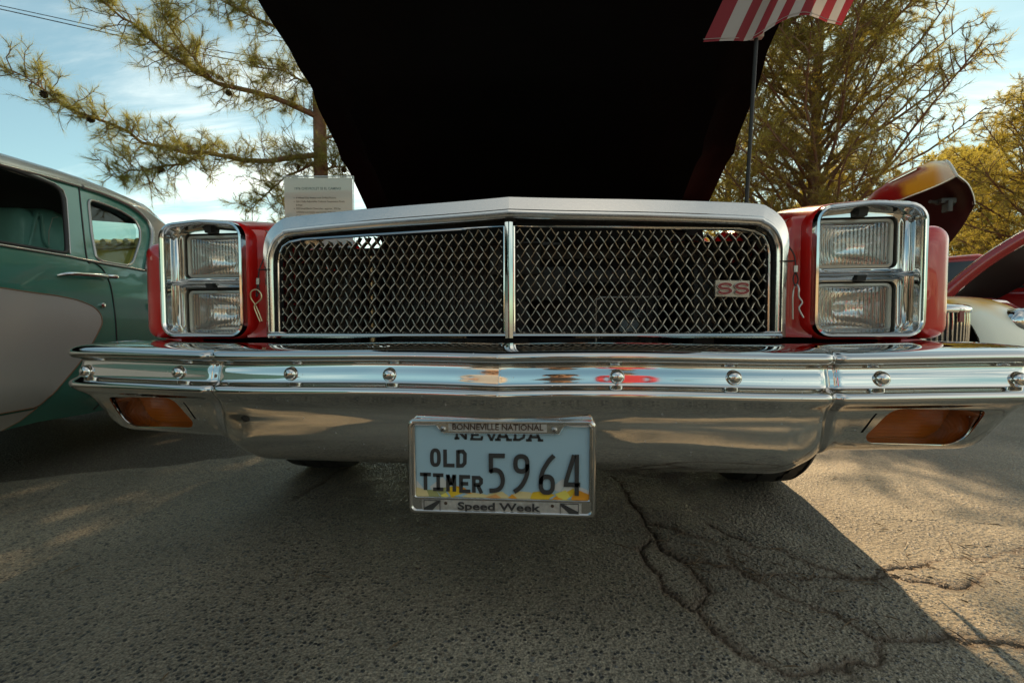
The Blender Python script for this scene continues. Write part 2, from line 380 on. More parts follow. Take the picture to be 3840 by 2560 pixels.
fq = np.stack([idx[:-1, :-1], idx[:-1, 1:], idx[1:, 1:], idx[1:, :-1]], -1).reshape(-1, 4)
def npmesh(name, V, Fq, m, smooth=False):
    V = np.asarray(V, np.float32); Fq = np.asarray(Fq, np.int32); k = Fq.shape[1]
    me = bpy.data.meshes.new(name); me.vertices.add(len(V)); me.vertices.foreach_set('co', V.ravel())
    me.loops.add(Fq.size); me.loops.foreach_set('vertex_index', Fq.ravel()); me.polygons.add(len(Fq))
    me.polygons.foreach_set('loop_start', np.arange(0, Fq.size, k, dtype=np.int32)); me.polygons.foreach_set('loop_total', np.full(len(Fq), k, np.int32))
    me.materials.append(m); me.update(); me.validate()
    if smooth: me.polygons.foreach_set('use_smooth', np.ones(len(Fq), bool))
    return me
def asphalt():
    m = bpy.data.materials.new('asphalt'); m.use_nodes = True; t = m.node_tree; b = t.nodes['Principled BSDF']; N = t.nodes.new; L = t.links.new
    tcn = N('ShaderNodeTexCoord')
    v = N('ShaderNodeTexVoronoi'); v.inputs['Scale'].default_value = 112; v.inputs['Randomness'].default_value = 1; L(tcn.outputs['Object'], v.inputs[0])
    v2 = N('ShaderNodeTexVoronoi'); v2.inputs['Scale'].default_value = 260; L(tcn.outputs['Object'], v2.inputs[0])
    sc = N('ShaderNodeSeparateColor'); L(v.outputs['Color'], sc.inputs[0])
    cr = N('ShaderNodeValToRGB'); e = cr.color_ramp.elements
    e[0].position = 0; e[0].color = (.018, .020, .021, 1); e[1].position = 1; e[1].color = (.19, .165, .125, 1)
    for p_, c_ in ((.35, (.028, .030, .031, 1)), (.60, (.052, .051, .046, 1)), (.76, (.11, .08, .055, 1)), (.88, (.11, .115, .112, 1))):
        k = e.new(p_); k.color = c_
    L(sc.outputs[0], cr.inputs[0])
    # binder between the stones
    th = N('ShaderNodeMapRange'); th.inputs[1].default_value = .34; th.inputs[2].default_value = .43; L(v.outputs['Distance'], th.inputs[0])
    nb = N('ShaderNodeTexNoise'); nb.inputs['Scale'].default_value = 260; nb.inputs['Detail'].default_value = 3; L(tcn.outputs['Object'], nb.inputs[0])
    br = N('ShaderNodeValToRGB'); br.color_ramp.elements[0].position = .30; br.color_ramp.elements[1].position = .72
    br.color_ramp.elements[0].color = (.085, .072, .054, 1); br.color_ramp.elements[1].color = (.35, .30, .22, 1); L(nb.outputs[0], br.inputs[0])
    gt = N('ShaderNodeMath'); gt.operation = 'LESS_THAN'; gt.inputs[1].default_value = .36; L(sc.outputs[1], gt.inputs[0])      # bare binder where no stone shows
    mk = N('ShaderNodeMath'); mk.operation = 'MAXIMUM'; L(th.outputs[0], mk.inputs[0]); L(gt.outputs[0], mk.inputs[1])
    mx1 = N('ShaderNodeMix'); mx1.data_type = 'RGBA'; L(mk.outputs[0], mx1.inputs[0]); L(cr.outputs[0], mx1.inputs[6]); L(br.outputs[0], mx1.inputs[7])
    # broad tone patches
    nl = N('ShaderNodeTexNoise'); nl.inputs['Scale'].default_value = 1.7; nl.inputs['Detail'].default_value = 7; L(tcn.outputs['Object'], nl.inputs[0])
    ml = N('ShaderNodeMapRange'); ml.inputs[1].default_value = .3; ml.inputs[2].default_value = .7; ml.inputs[3].default_value = .62; ml.inputs[4].default_value = 1.28; L(nl.outputs[0], ml.inputs[0])
    mu = N('ShaderNodeMix'); mu.data_type = 'RGBA'; mu.blend_type = 'MULTIPLY'; mu.inputs[0].default_value = 1; L(mx1.outputs[2], mu.inputs[6]); L(ml.outputs[0], mu.inputs[7])
    at = N('ShaderNodeAttribute'); at.attribute_name = 'crack'
    cm = N('ShaderNodeMath'); cm.operation = 'MULTIPLY'; L(at.outputs['Fac'], cm.inputs[0]); L(nb.outputs[0], cm.inputs[1])
    cm2 = N('ShaderNodeMath'); cm2.operation = 'MULTIPLY'; cm2.use_clamp = True; cm2.inputs[1].default_value = 1.5; L(cm.outputs[0], cm2.inputs[0])
    md = N('ShaderNodeMix'); md.data_type = 'RGBA'; md.inputs[7].default_value = (.095, .060, .036, 1); L(cm2.outputs[0], md.inputs[0]); L(mu.outputs[2], md.inputs[6])
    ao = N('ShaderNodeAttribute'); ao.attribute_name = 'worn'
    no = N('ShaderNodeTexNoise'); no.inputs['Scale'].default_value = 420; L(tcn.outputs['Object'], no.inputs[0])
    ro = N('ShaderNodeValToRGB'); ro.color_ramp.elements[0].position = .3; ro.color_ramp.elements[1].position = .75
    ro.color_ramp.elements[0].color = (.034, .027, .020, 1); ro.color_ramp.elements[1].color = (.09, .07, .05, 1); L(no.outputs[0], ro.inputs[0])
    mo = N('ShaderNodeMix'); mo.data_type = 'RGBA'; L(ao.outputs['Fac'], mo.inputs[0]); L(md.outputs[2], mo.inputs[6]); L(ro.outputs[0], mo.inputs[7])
    L(mo.outputs[2], b.inputs['Base Color'])
    b.inputs['Specular IOR Level'].default_value = .5
    rr = N('ShaderNodeMapRange'); rr.inputs[3].default_value = .42; rr.inputs[4].default_value = .75; L(th.outputs[0], rr.inputs[0]); L(rr.outputs[0], b.inputs['Roughness'])
    h1 = N('ShaderNodeMath'); h1.operation = 'MULTIPLY_ADD'; h1.inputs[1].default_value = -.8; L(v.outputs['Distance'], h1.inputs[0])
    h0 = N('ShaderNodeMath'); h0.operation = 'MULTIPLY'; h0.inputs[1].default_value = .35; L(nb.outputs[0], h0.inputs[0]); L(h0.outputs[0], h1.inputs[2])
    h2 = N('ShaderNodeMath'); h2.operation = 'MULTIPLY_ADD'; h2.inputs[1].default_value = -.35; L(v2.outputs['Distance'], h2.inputs[0]); L(h1.outputs[0], h2.inputs[2])
    bp = N('ShaderNodeBump'); bp.inputs['Strength'].default_value = .8; bp.inputs['Distance'].default_value = .006; L(h2.outputs[0], bp.inputs['Height'])
    L(bp.outputs[0], b.inputs['Normal'])
    return m
ASPH = asphalt()
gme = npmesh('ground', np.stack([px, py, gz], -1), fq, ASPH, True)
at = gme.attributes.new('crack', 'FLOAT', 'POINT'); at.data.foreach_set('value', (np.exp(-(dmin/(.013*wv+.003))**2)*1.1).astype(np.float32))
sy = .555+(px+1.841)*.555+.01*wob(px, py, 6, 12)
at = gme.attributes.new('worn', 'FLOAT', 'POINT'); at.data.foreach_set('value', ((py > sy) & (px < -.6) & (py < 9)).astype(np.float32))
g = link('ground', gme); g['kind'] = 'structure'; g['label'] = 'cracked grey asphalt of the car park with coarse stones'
#PART2
# ================================================================== the red car
car = thing('pickup_car', 'red coupe utility pickup in the centre with hood propped open and wide chrome bumper', 'car', (0, .85, 0))

# ---- bumper: a swept section with a centre prow, creases and tapering ends
PC = [(.130, .496), (.110, .505), (.060, .5045), (.018, .501), (-.005, .4965), (-.016, .489), (-.013, .481), (-.001, .4775), (.006, .471), (.0022, .453), (-.001, .438), (-.006, .4325), (-.015, .427), (-.0175, .420), (-.0130, .411), (-.0075, .401), (-.0035, .390), (-.0015, .376), (-.0008, .354), (.0025, .323), (.0155, .297), (.046, .278), (.085, .268), (.11, .267)]
PE = PC[:14]+[(-.012, .4125), (-.003, .406), (.004, .399), (.010, .386), (.015, .368), (.022, .348), (.032, .332), (.048, .322), (.068, .318), (.085, .318)]
def prof(P, n=5):
    return np.array([tuple(v) for v in smooth_path([(a, b, 0) for a, b in P], n)])[:, :2]
PCs, PEs = prof(PC), prof(PE)
FY = [(0, -.034), (.203, -.022), (.4, -.011), (.559, -.004), (.641, .001), (.86, .018)]
half = [(x, float(np.interp(x, [q[0] for q in FY], [q[1] for q in FY]))) for x in sorted(set(np.round(np.concatenate([[0, .002], np.arange(.01, .86, .01), np.arange(.53, .59, .003)]), 4)))]
corner = smooth_path([(.86, .018, 0), (.882, .0235, 0), (.902, .042, 0), (.912, .075, 0), (.915, .12, 0), (.916, .20, 0), (.916, .30, 0)], 6)
half += [(p.x, p.y) for p in corner]
pathR = half; full = [(-x, y) for x, y in reversed(pathR)]+pathR[1:]
def bumper_mesh():
    n = len(full); rows = []
    for i, (x, y) in enumerate(full):
        a, b = full[max(i-1, 0)], full[min(i+1, n-1)]
        if abs(x) < 1e-6: tx, ty = 1, 0
        else: tx, ty = b[0]-a[0], b[1]-a[1]
        l = math.hypot(tx, ty); nx_, ny_ = -ty/l, tx/l            # points backwards (+Y in the middle)
        ax = abs(x); k = float(sstep(.485, .60, ax)); P = PCs*(1-k)+PEs*k
        gr = .0075*math.exp(-((ax-.559)/.008)**2)
        # proud rounded end of the middle valance
        col = []
        for o_, z in P:
            oo = o_+gr
            sh = 0
            if ax > .80: sh = max(0, min(1, (.425-z)/.11))*.045*float(sstep(.80, .90, ax))
            xx = x+nx_*oo-math.copysign(sh, x)
            col.append((xx, y+ny_*oo+sh*.25, z+.002*math.sin(ax*9)))
        rows.append(col)
    return loft(rows, False)
bv, bf = bumper_mesh()
bumper = obj('bumper', (bv, [tuple(reversed(q)) for q in bf]), [CHROME], car, ang=None)
LAMP = [(.822, .398), (.665, .402), (.629, .350), (.640, .336), (.775, .333), (.800, .345)]
def round_poly(P, r, n=5):
    out = []; m = len(P)
    for i in range(m):
        a, p, b = Vector(P[i-1]), Vector(P[i]), Vector(P[(i+1) % m]); d1 = (a-p); d2 = (b-p)
        q = min(r, d1.length*.45, d2.length*.45); s, e = p+d1.normalized()*q, p+d2.normalized()*q
        for k in range(n+1):
            t = k/n; out.append(tuple((1-t)**2*s+2*t*(1-t)*p+t*t*e))
    return out
lampo = round_poly(LAMP, .016)
slot = [(.6365, .392), (.640, .392), (.624, .357), (.6195, .357)]
def prism(poly, y0, y1): return loft([xz(poly, y0), xz(poly, y1)], True, True, True)
cut = []
for s in (1, -1):
    for pl in (lampo, slot):
        vf = prism(pl, -.08, .10); vf = vf if s == 1 else mir(vf)
        c = obj('cutter', vf, CHROME, None, ang=None); bm = bmesh.new(); bm.from_mesh(c.data); bmesh.ops.recalc_face_normals(bm, faces=bm.faces); bm.to_mesh(c.data); bm.free(); cut.append(c)
sm = bumper.modifiers.new('s', 'SOLIDIFY'); sm.thickness = .003; sm.offset = -1
for c in cut:
    m_ = bumper.modifiers.new('b', 'BOOLEAN'); m_.operation = 'DIFFERENCE'; m_.object = c; m_.solver = 'EXACT'
dg = bpy.context.evaluated_depsgraph_get(); dg.update(); nm = bpy.data.meshes.new_from_object(bumper.evaluated_get(dg))
bumper.modifiers.clear(); bumper.data = nm; nm.name = 'bumper'
nm.polygons.foreach_set('use_smooth', np.ones(len(nm.polygons), bool)); nm.set_sharp_from_angle(angle=R(32))
for c in cut: bpy.data.objects.remove(c)
# bolts
dome = [(-.0001, 0.0)]+[(-.0095*math.cos(R(a)), .0125*math.sin(R(a))) for a in range(8, 91, 8)]+[(.004, .0135)]
for x, y, z in ((.203, -.0235, .4535), (.4, -.013, .4525), (.641, -.001, .4515), (.862, .015, .4505)):
    for s in (1, -1):
        pr = [(-.0098, 0)]+[(-.0098*math.cos(R(a)), .0128*math.sin(R(a))) for a in range(10, 91, 10)]+[(.004, .0135)]
        obj('bumper_bolt', revolve(pr, (s*x, y, z), 'Y', 28), CHROME2, bumper, 50)
# turn lamps: pocket walls, lens
for s in (1, -1):
    f = (lambda q: q) if s == 1 else mir
    cx = sum(p[0] for p in lampo)/len(lampo); cz = sum(p[1] for p in lampo)/len(lampo)
    def sc_(k): return [(cx+(p[0]-cx)*k, cz+(p[1]-cz)*k) for p in lampo]
    yb = lambda x: .012+(x-.6)*.07
    def ring(k, d): return [(p[0], yb(p[0])+d+(.402-p[1])*.22, p[1]) for p in sc_(k)]
    obj('lamp_surround', f(loft([ring(1.0, .016), ring(1.045, .0005), ring(1.03, -.003), ring(.985, -.0025), ring(.955, .006), ring(.93, .060)])), CHROME, bumper, 50)
    po = sc_(.94)
    lens = obj('turn_lamp_lens', f(panel(po, lambda x, z: (x, yb(x)+.052+(.402-z)*.18-.006*math.sin((x-.62)/.2*math.pi), z), step=.012)), AMBER, bumper, 60)
# ---- licence plate
plate = obj('license_plate', ([], []), PBLUE, car)
pc, pa = Vector((.0015, -.0415, .2950)), .012; PK = 1.033
def PL(u, v, d=0.): return (pc.x+PK*u*math.cos(pa), pc.y+d, pc.z+PK*v+PK*u*math.sin(pa))
ol = rrect(-.159, .159, -.081, .081, .009)
win = [(-.149, .072), (-.149, -.053), (.151, -.053), (.151, .072), (.108, .072), (.100, .0585), (-.099, .0585), (-.110, .072)]
me = bpy.data.meshes.new('license_plate'); vv, ff = panel([(-.153, .076), (-.153, -.076), (.153, -.076), (.153, .076)], lambda u, v: PL(u, v, .0016), step=.03)
me.from_pydata(vv, [], ff); me.materials.append(PBLUE); plate.data = me
obj('plate_reflection_block', box(-.152, .156, -.0375, -.018, .226, .377), BLACK, plate, None)  # black box added behind the plate to block its reflection in the chrome
def ins(poly, k):
    return [(p[0]*(1-k/.159), p[1]*(1-k/.081)) for p in poly]
fr = join(loft([[PL(u, v, d) for u, v in ins(ol, k)] for k, d in ((0, .012), (-.0005, .004), (0, -.002), (.0022, -.0045), (.005, -.0045), (.0068, -.002))]),
          panel(ins(ol, .0068), lambda u, v: PL(u, v, -.0020), [win], step=0),
          loft([[PL(u, v, d) for u, v in win] for d in (-.002, .0015)]))
obj('plate_frame', fr, chrome('plate_chrome', (.60, .58, .55), .13, .5), plate, 40)
# bevelled lip round the window
obj('frame_lip', loft([[PL(u*k1, (v-.008)*k1+.008, d) for u, v in round_poly(win, .003, 2)] for k1, d in ((1.0, -.0024), (.994, -.0040), (.985, -.0032), (.980, .001))]), CHROME2, plate, 50)
def plate_poly(polys, d, m, name):
    V, Fc = [], []
    for k, pl in enumerate(polys):
        n = len(V); V += [PL(u, v, d-.00002*k) for u, v in pl]; Fc.append(tuple(range(n, n+len(pl))))
    return obj(name, (V, Fc), m, plate, None)
# printed hills (facets)
hills = {(.52, .52, .50): [[(-.149, -.022), (-.136, -.036), (-.128, -.042), (-.149, -.042)], [(-.123, -.036), (-.100, -.018), (-.082, -.040), (-.118, -.042)], [(.085, -.034), (.105, -.017), (.113, -.022), (.100, -.040)], [(.113, -.022), (.150, -.037), (.150, -.045), (.10, -.042)]],
         (.62, .50, .25): [[(-.149, -.036), (-.128, -.042), (-.122, -.053), (-.149, -.053)], [(-.05, -.044), (-.03, -.046), (.0, -.053), (-.07, -.053)], [(.03, -.040), (.05, -.041), (.07, -.053), (.01, -.053)], [(-.02, -.046), (.003, -.041), (.02, -.053), (-.03, -.053)]],
         (.30, .30, .12): [[(-.128, -.041), (-.112, -.041), (-.104, -.053), (-.124, -.053)], [(-.112, -.041), (-.095, -.036), (-.094, -.046), (-.104, -.050)]],
         (.68, .42, .03): [[(-.095, -.037), (-.078, -.033), (-.060, -.044), (-.085, -.053)], [(.055, -.041), (.075, -.038), (.092, -.045), (.08, -.053), (.05, -.053)], [(.11, -.040), (.123, -.033), (.126, -.040), (.118, -.048)]],
         (.70, .27, .02): [[(-.078, -.033), (-.062, -.036), (-.048, -.046), (-.06, -.046)], [(.127, -.034), (.151, -.044), (.151, -.053), (.118, -.053), (.121, -.046)], [(.02, -.045), (.03, -.053), (.012, -.053)], [(.085, -.053), (.098, -.044), (.108, -.053)]],
         (.66, .30, .10): [[(-.03, -.053), (-.008, -.046), (.004, -.053)]],
         (.70, .58, .12): [[(.092, -.043), (.11, -.036), (.118, -.047), (.11, -.053), (.098, -.049)], [(-.104, -.050), (-.094, -.045), (-.088, -.053), (-.1, -.053)]]}
for k, (c, pls) in enumerate(hills.items()):
    hm = mat('hill_print_%d' % k, c, .45, ns=60, na=.06)
    for kk, pl in enumerate(pls): plate_poly([pl], .0013-.0001*k-.00002*kk, hm, 'printed_hill')
def zp_(x, y): return ((x-1188)/6110, (825-y)/6110)
def strokes(lst, wd): return join(*[(lambda r_: ([(p[0], p[1]) for p in r_[0]], r_[1]))(ribbon(pts, wd, cl)) for pts, cl in lst]) if lst else ([], [])
def ell(cx, cy, rx, ry, n=28, a0=0, a1=360, pw=1.0):
    o = []
    for k in range(n):
        a = R(a0+(a1-a0)*k/(n if a1-a0 == 360 else n-1)); c, s = math.cos(a), math.sin(a)
        o.append((cx+rx*math.copysign(abs(c)**pw, c), cy+ry*math.copysign(abs(s)**pw, s)))
    return o
def sp2(pts, n=6): return [(p.x, p.y) for p in smooth_path([(a, b, 0) for a, b in pts], n)]
Zl = lambda pts: [zp_(*p) for p in pts]
digits = {
 '5': [(Zl([(1236, 700), (1092, 700), (1092, 872)]), False), (Zl(sp2([(1080, 868), (1130, 848), (1185, 868), (1213, 930), (1212, 985), (1188, 1035), (1140, 1062), (1076, 1067)])), False)],
 '9': [(Zl(ell(1408, 780, 62, 78, 30, pw=.8)), True), (Zl(sp2([(1470, 780), (1468, 880), (1430, 975), (1385, 1035), (1333, 1072)])), False)],
 '6': [(Zl(sp2([(1740, 690), (1690, 745), (1640, 825), (1612, 905), (1606, 985)])), False), (Zl(ell(1668, 990, 62, 82, 30, pw=.8)), True)],
 '4': [(Zl([(1972, 678), (1972, 1095)]), False), (Zl([(1945, 682), (1866, 945), (1862, 985), (2006, 985)]), False)]}
for ch, st in digits.items():
    v, f = strokes(st, .0070); obj('plate_digit', extr((v, f), lambda u, v_, d: PL(u, v_, d), -.0022, .001), INK, plate, None)
lt = {
 'O': [(Zl(ell(502, 732, 38, 78, 26, pw=.7)), True)], 'L': [(Zl([(606, 645), (606, 812), (706, 812)]), False)],
 'D': [(Zl([(744, 650), (744, 815), (790, 812), (815, 785), (818, 690), (795, 662), (744, 665)]), False)],
 'T': [(Zl([(335, 912), (452, 912)]), False), (Zl([(393, 900), (393, 1078)]), False)],
 'I': [(Zl([(475, 917), (586, 917)]), False), (Zl([(530, 917), (530, 1070)]), False), (Zl([(475, 1068), (586, 1068)]), False)],
 'M': [(Zl([(634, 1088), (634, 910)]), False), (Zl([(703, 910), (703, 1088)]), False), (Zl([(634, 915), (668, 1020)]), False), (Zl([(703, 915), (668, 1020)]), False)],
 'E': [(Zl([(870, 930), (774, 930), (774, 1082), (872, 1082)]), False), (Zl([(774, 1003), (850, 1003)]), False)],
 'R': [(Zl([(910, 1095), (910, 936), (965, 936), (986, 955), (986, 990), (965, 1012), (910, 1012)]), False), (Zl([(950, 1012), (990, 1100)]), False)]}
for ch, st in lt.items():
    v, f = strokes(st, .0062); obj('plate_letter', extr((v, f), lambda u, v_, d: PL(u, v_, d), .0004, .0014), INK, plate, None)
nv = {'N': [([(720, 440), (735, 540)], 0)]}
def seg(*p): return (Zl(p), False)
nev = [[seg((733, 430), (733, 530)), seg((708, 526), (760, 526)), seg((740, 440), (828, 530)), seg((828, 440), (828, 536))],
       [seg((895, 430), (895, 530)), seg((875, 532), (1003, 532)), seg((998, 500), (998, 532)), seg((895, 487), (965, 487))],
       [seg((1045, 440), (1098, 545)), seg((1098, 545), (1148, 440))],
       [seg((1205, 440), (1160, 536)), seg((1135, 536), (1195, 536)), seg((1230, 440), (1272, 536)), seg((1250, 536), (1310, 536)), seg((1180, 505), (1260, 505))],
       [seg((1345, 430), (1345, 534)), seg((1322, 534), (1390, 534)), seg((1385, 534), (1430, 510), (1440, 470), (1430, 440))],
       [seg((1528, 440), (1482, 537)), seg((1455, 537), (1515, 537)), seg((1555, 440), (1600, 537)), seg((1575, 537), (1632, 537)), seg((1500, 505), (1585, 505))]]
for st in nev:
    v, f = strokes(st, .0040); obj('plate_letter', extr((v, f), lambda u, v_, d: PL(u, v_, d), .0004, .0014), INK, plate, None)
PATINA = mat('worn_letter', (.085, .055, .04), .5, .5, ns=200, na=.6)
RECESS = mat('stippled_recess', (.50, .485, .46), .45, .8, ns=120, na=.5, bs=900, bst=.6)
for (u0, u1, v0, v1) in ((-.088, .079, .0615, .0785), (-.136, .136, -.0785, -.0565)):
    obj('frame_recess', panel([(u0, v0), (u1, v0), (u1, v1), (u0, v1)], lambda u, v: PL(u, v, -.0023), step=0), RECESS, plate, None)
def ptext(body, u0, u1, v0, h, m, off=0., d=-.0026, parent=None):
    v, f = text_mesh(body, 1, off)
    x0, x1, y1 = v[:, 0].min(), v[:, 0].max(), v[:, 1].max(); base = 0
    q = [(u0+(p[0]-x0)/(x1-x0)*(u1-u0), v0+p[1]/y1*h) for p in v]
    return obj('frame_lettering', extr((q, f), lambda u, v_, dd: PL(u, v_, dd), d-.0012, d), m, parent or plate, None)
ptext('BONNEVILLE NATIONAL', -.081, .073, .0648, .0098, PATINA, .012)
ptext('Speed Week', -.073, .068, -.0722, .0128, INK, .022)
for s in (-1, 1):
    a, b = (-.132, -.104) if s < 0 else (.101, .131)
    rr_ = [(a, -.0775), (b, -.0775), (b, -.058), (a, -.058)]
    v, f = ribbon(rr_, .0010, True); obj('frame_emblem', extr((v, f), lambda u, v_, d: PL(u, v_, d), -.0034, -.0024), INK, plate, None)
    q = [(a, -.0755), (a, -.071), (b-.006, -.059), (b-.001, -.0585), (b-.001, -.062), (a+.013, -.0765)]
    if s > 0: q = [(a+b-u, v) for u, v in q]
    obj('frame_emblem', (lambda L: ([PL(u, v, -.0032) for u, v in L], [tuple(range(len(L)))]))(q), INK, plate, None)
    obj('emblem_dot', revolve([(-.0012, 0), (-.0010, .0026), (.0, .0030)], PL(-.094 if s < 0 else .088, -.0625, -.0024), 'Y', 14), PATINA, plate, 50)
for u in (-.0975, .091):
    sc = obj('plate_screw', revolve([(-.0042, 0), (-.0040, .002), (-.0028, .0046), (0, .0056)], PL(u, .0655, -.0022), 'Y', 20), STEEL, plate, 60)
    for a in (35, 125):
        c, s_ = math.cos(R(a)), math.sin(R(a)); p = PL(u, .0655, -.0066)
        obj('screw_cross', join(([(p[0]+c*.003*i-s_*.0007*j, p[1], p[2]+s_*.003*i+c*.0007*j) for i, j in ((-1, -1), (1, -1), (1, 1), (-1, 1))], [(0, 1, 2, 3)])), INK, plate, None)

# ---- silver grille surround (header lip)
def header():
    base = [(-.541, .517), (-.541, .60), (-.541, .680), (-.538, .705), (-.527, .727), (-.508, .741), (-.48, .747), (-.3, .757), (-.1, .7645), (0, .7690)]
    n_out = [(-1, 0), (-1, 0), (-1, 0), (-.93, .36), (-.72, .69), (-.38, .92), (-.1, 1), (-.05, 1), (-.04, 1), (0, 1)]
    wd = [.42, .42, .45, .6, .8, .92, .95, .95, .95, .95]
    sect = [(.045, .22), (.046, .10), (.0455, .030), (.0440, .009), (.0405, .0), (.0130, -.0085), (.0100, -.0120), (.0060, -.0130), (.003, -.0105), (.001, -.0075), (-.002, -.0065), (-.005, -.003), (-.006, .004), (-.007, .03)]
    rows = []
    B = smooth_path([(x, z, i) for i, (x, z) in enumerate(base)], 5)
    for p in B:
        i = p.z; k = int(min(i, len(base)-2)); t = max(0, min(1, i-k))
        nx_ = n_out[k][0]*(1-t)+n_out[k+1][0]*t; nz_ = n_out[k][1]*(1-t)+n_out[k+1][1]*t; l = math.hypot(nx_, nz_); nx_, nz_ = nx_/l, nz_/l
        wv_ = wd[k]*(1-t)+wd[k+1]*t; y0 = .150+(.148-.125)*(abs(p.x)/.54-1)
        side = 1-float(sstep(.68, .74, p.y))
        rows.append([(p.x+nx_*a*(wv_ if a > 0 else 1), y0+b*(1 if b < .05 else (1-.75*side)), p.y+nz_*a*(wv_ if a > 0 else 1)) for a, b in sect])
    return loft(rows, False)
hl = header(); hr = mir(hl)
obj('grille_surround', join(hl, hr), ALU, car, 30)
for s in (-1, 1): obj('surround_seam', box(s*.5535-.0135, s*.5535+.0135, .1362, .150, .6675, .669), BLK, car, None)
# chrome grille frame and bars
YG = lambda x: .126+.014*(abs(x)/.52)
def zt(x): return .7475-abs(x)/.49*.0155
def bar(pts, h, d, m, name, par=car): return obj(name, tube(pts, h, 8), m, par, 50)
grille = obj('grille_center_bar', loft([[(x, y, z) for x, y in ((-.008, .135), (-.008, .120), (-.0035, .1165), (-.0012, .1150), (0, .1185), (.0012, .1150), (.0035, .1165), (.008, .120), (.008, .135))] for z in (.516, .60, .70, .7545)], False), CHROME2, car, 30)
strip = [(0.004, .5292), (-.003, .5290), (-.0065, .5262), (-.0040, .5232), (-.0062, .5205), (-.004, .5160), (.012, .5155)]
for s in (-1, 1):
    rows = [[(s*x, YG(x)+a, z) for a, z in strip] for x in np.linspace(.008, .545, 12)]
    obj('grille_bottom_strip', loft(rows if s < 0 else rows, False), CHROME2, car, 35)
    pts = [(s*.010, YG(.01)-.001, .529), (s*.010, YG(.01)-.001, zt(.01))]+[(s*x, YG(x)-.001, zt(x)) for x in np.linspace(.05, .46, 9)]+[(s*.49, YG(.49), zt(.49)-.004), (s*.507, YG(.5), zt(.5)-.014), (s*.516, YG(.51), zt(.5)-.032), (s*.519, YG(.52), zt(.5)-.05), (s*.520, YG(.52), .528)]
    obj('grille_frame', tube(pts, .0022, 6), CHROME2, car, 50)
    # dark gap plate between frame and surround
    rim = [(p[0], p[2]) for p in pts[1:]]; out_ = [(s*.012, .762), (s*.3, .752), (s*.49, .742), (s*.522, .722), (s*.5345, .69), (s*.5345, .528)]
    obj('grille_gap', panel(rim+list(reversed(out_)), lambda x, z: (x, YG(x)+.018, z), step=0), BLACK, car, None)
# woven grille wires: every wire a strip of its own
DWX, DWZ = .0217, .0305
def wire_strip(s, k, dirn):
    # line z = z0 + dirn*(x-x0)*DWZ/DWX ; clipped to the opening
    sl = dirn*DWZ/DWX; pts = []
    z0 = .529; x_at = lambda z: k*DWX+(z-z0)/sl
    zs = np.arange(z0, .76, DWZ/4)
    for j, z in enumerate(zs):
        x = x_at(z)
        if x < .011 or x > .518: continue
        ztop = zt(x)-.002
        if x > .49: ztop -= (x-.49)**2/.028*.9
        if z > ztop: continue
        # crimp: over and under at crossings every half cell
        ph = (j % 4); crim = (.0034 if (ph in (0,)) else (-.0034 if ph == 2 else 0))*dirn
        lat = (.0009 if ph == 1 else (-.0009 if ph == 3 else 0))
        pts.append((x+lat, YG(x)+.0045+crim, z))
    if len(pts) < 2: return None
    V, Fc, mi = [], [], []
    nrm = Vector((DWZ, 0, -dirn*DWX)).normalized()*.00086
    for p in pts:
        x, y, z = p; x *= s; nx_, nz_ = nrm.x*s, nrm.z
        V += [(x-nx_, y, z-nz_), (x+nx_, y, z+nz_), (x+nx_, y+.016, z+nz_), (x-nx_, y+.016, z-nz_)]
    for i in range(len(pts)-1):
        a, b = i*4, i*4+4
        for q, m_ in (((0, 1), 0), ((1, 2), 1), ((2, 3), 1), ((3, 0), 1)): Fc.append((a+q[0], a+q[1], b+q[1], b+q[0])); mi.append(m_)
    return V, Fc, mi
for s in (1, -1):
    for dirn in (1, -1):
        for k in range(-12, 38):
            r_ = wire_strip(s, k, dirn)
            if r_: obj('grille_wire', r_[:2], [WIRE_F, WIRE_S], grille, None, mi=r_[2])
# SS badge
BPL = mat('badge_plate', (.34, .31, .26), .4, .75, ns=60, na=.2)
badge = obj('badge', extr(([(.4140, .599), (.4800, .597), (.4800, .6295), (.4140, .631)], [(0, 1, 2, 3)]), lambda x, z, d: (x, YG(x)-.004+d+(x-.44)*.02, z), -.003, .004), BPL, car, None)
BRED = mat('badge_red', (.22, .02, .02), .4, ns=160, na=.5)
for cxs in (.4310, .4640):
    Sx, Sz = .0145, .0118
    path = sp2([(.96, .55), (.55, .92), (-.35, .95), (-.9, .55), (-.55, .12), (.1, .02), (.65, -.12), (.95, -.5), (.5, -.93), (-.4, -.95), (-.95, -.6)], 5)
    pth = [(cxs+p[0]*Sx*.86+p[1]*.0006, .6142+p[1]*Sz*.80) for p in path]
    for wd_, d0, d1, m_ in ((.0070, -.0065, -.003, STEEL), (.0052, -.0075, -.006, BRED)):
        obj('badge_letter', extr(ribbon(pth, wd_), lambda x, z, d: (x, YG(x)-.004+d+(x-.44)*.02, z), d0, d1), m_, badge, None)

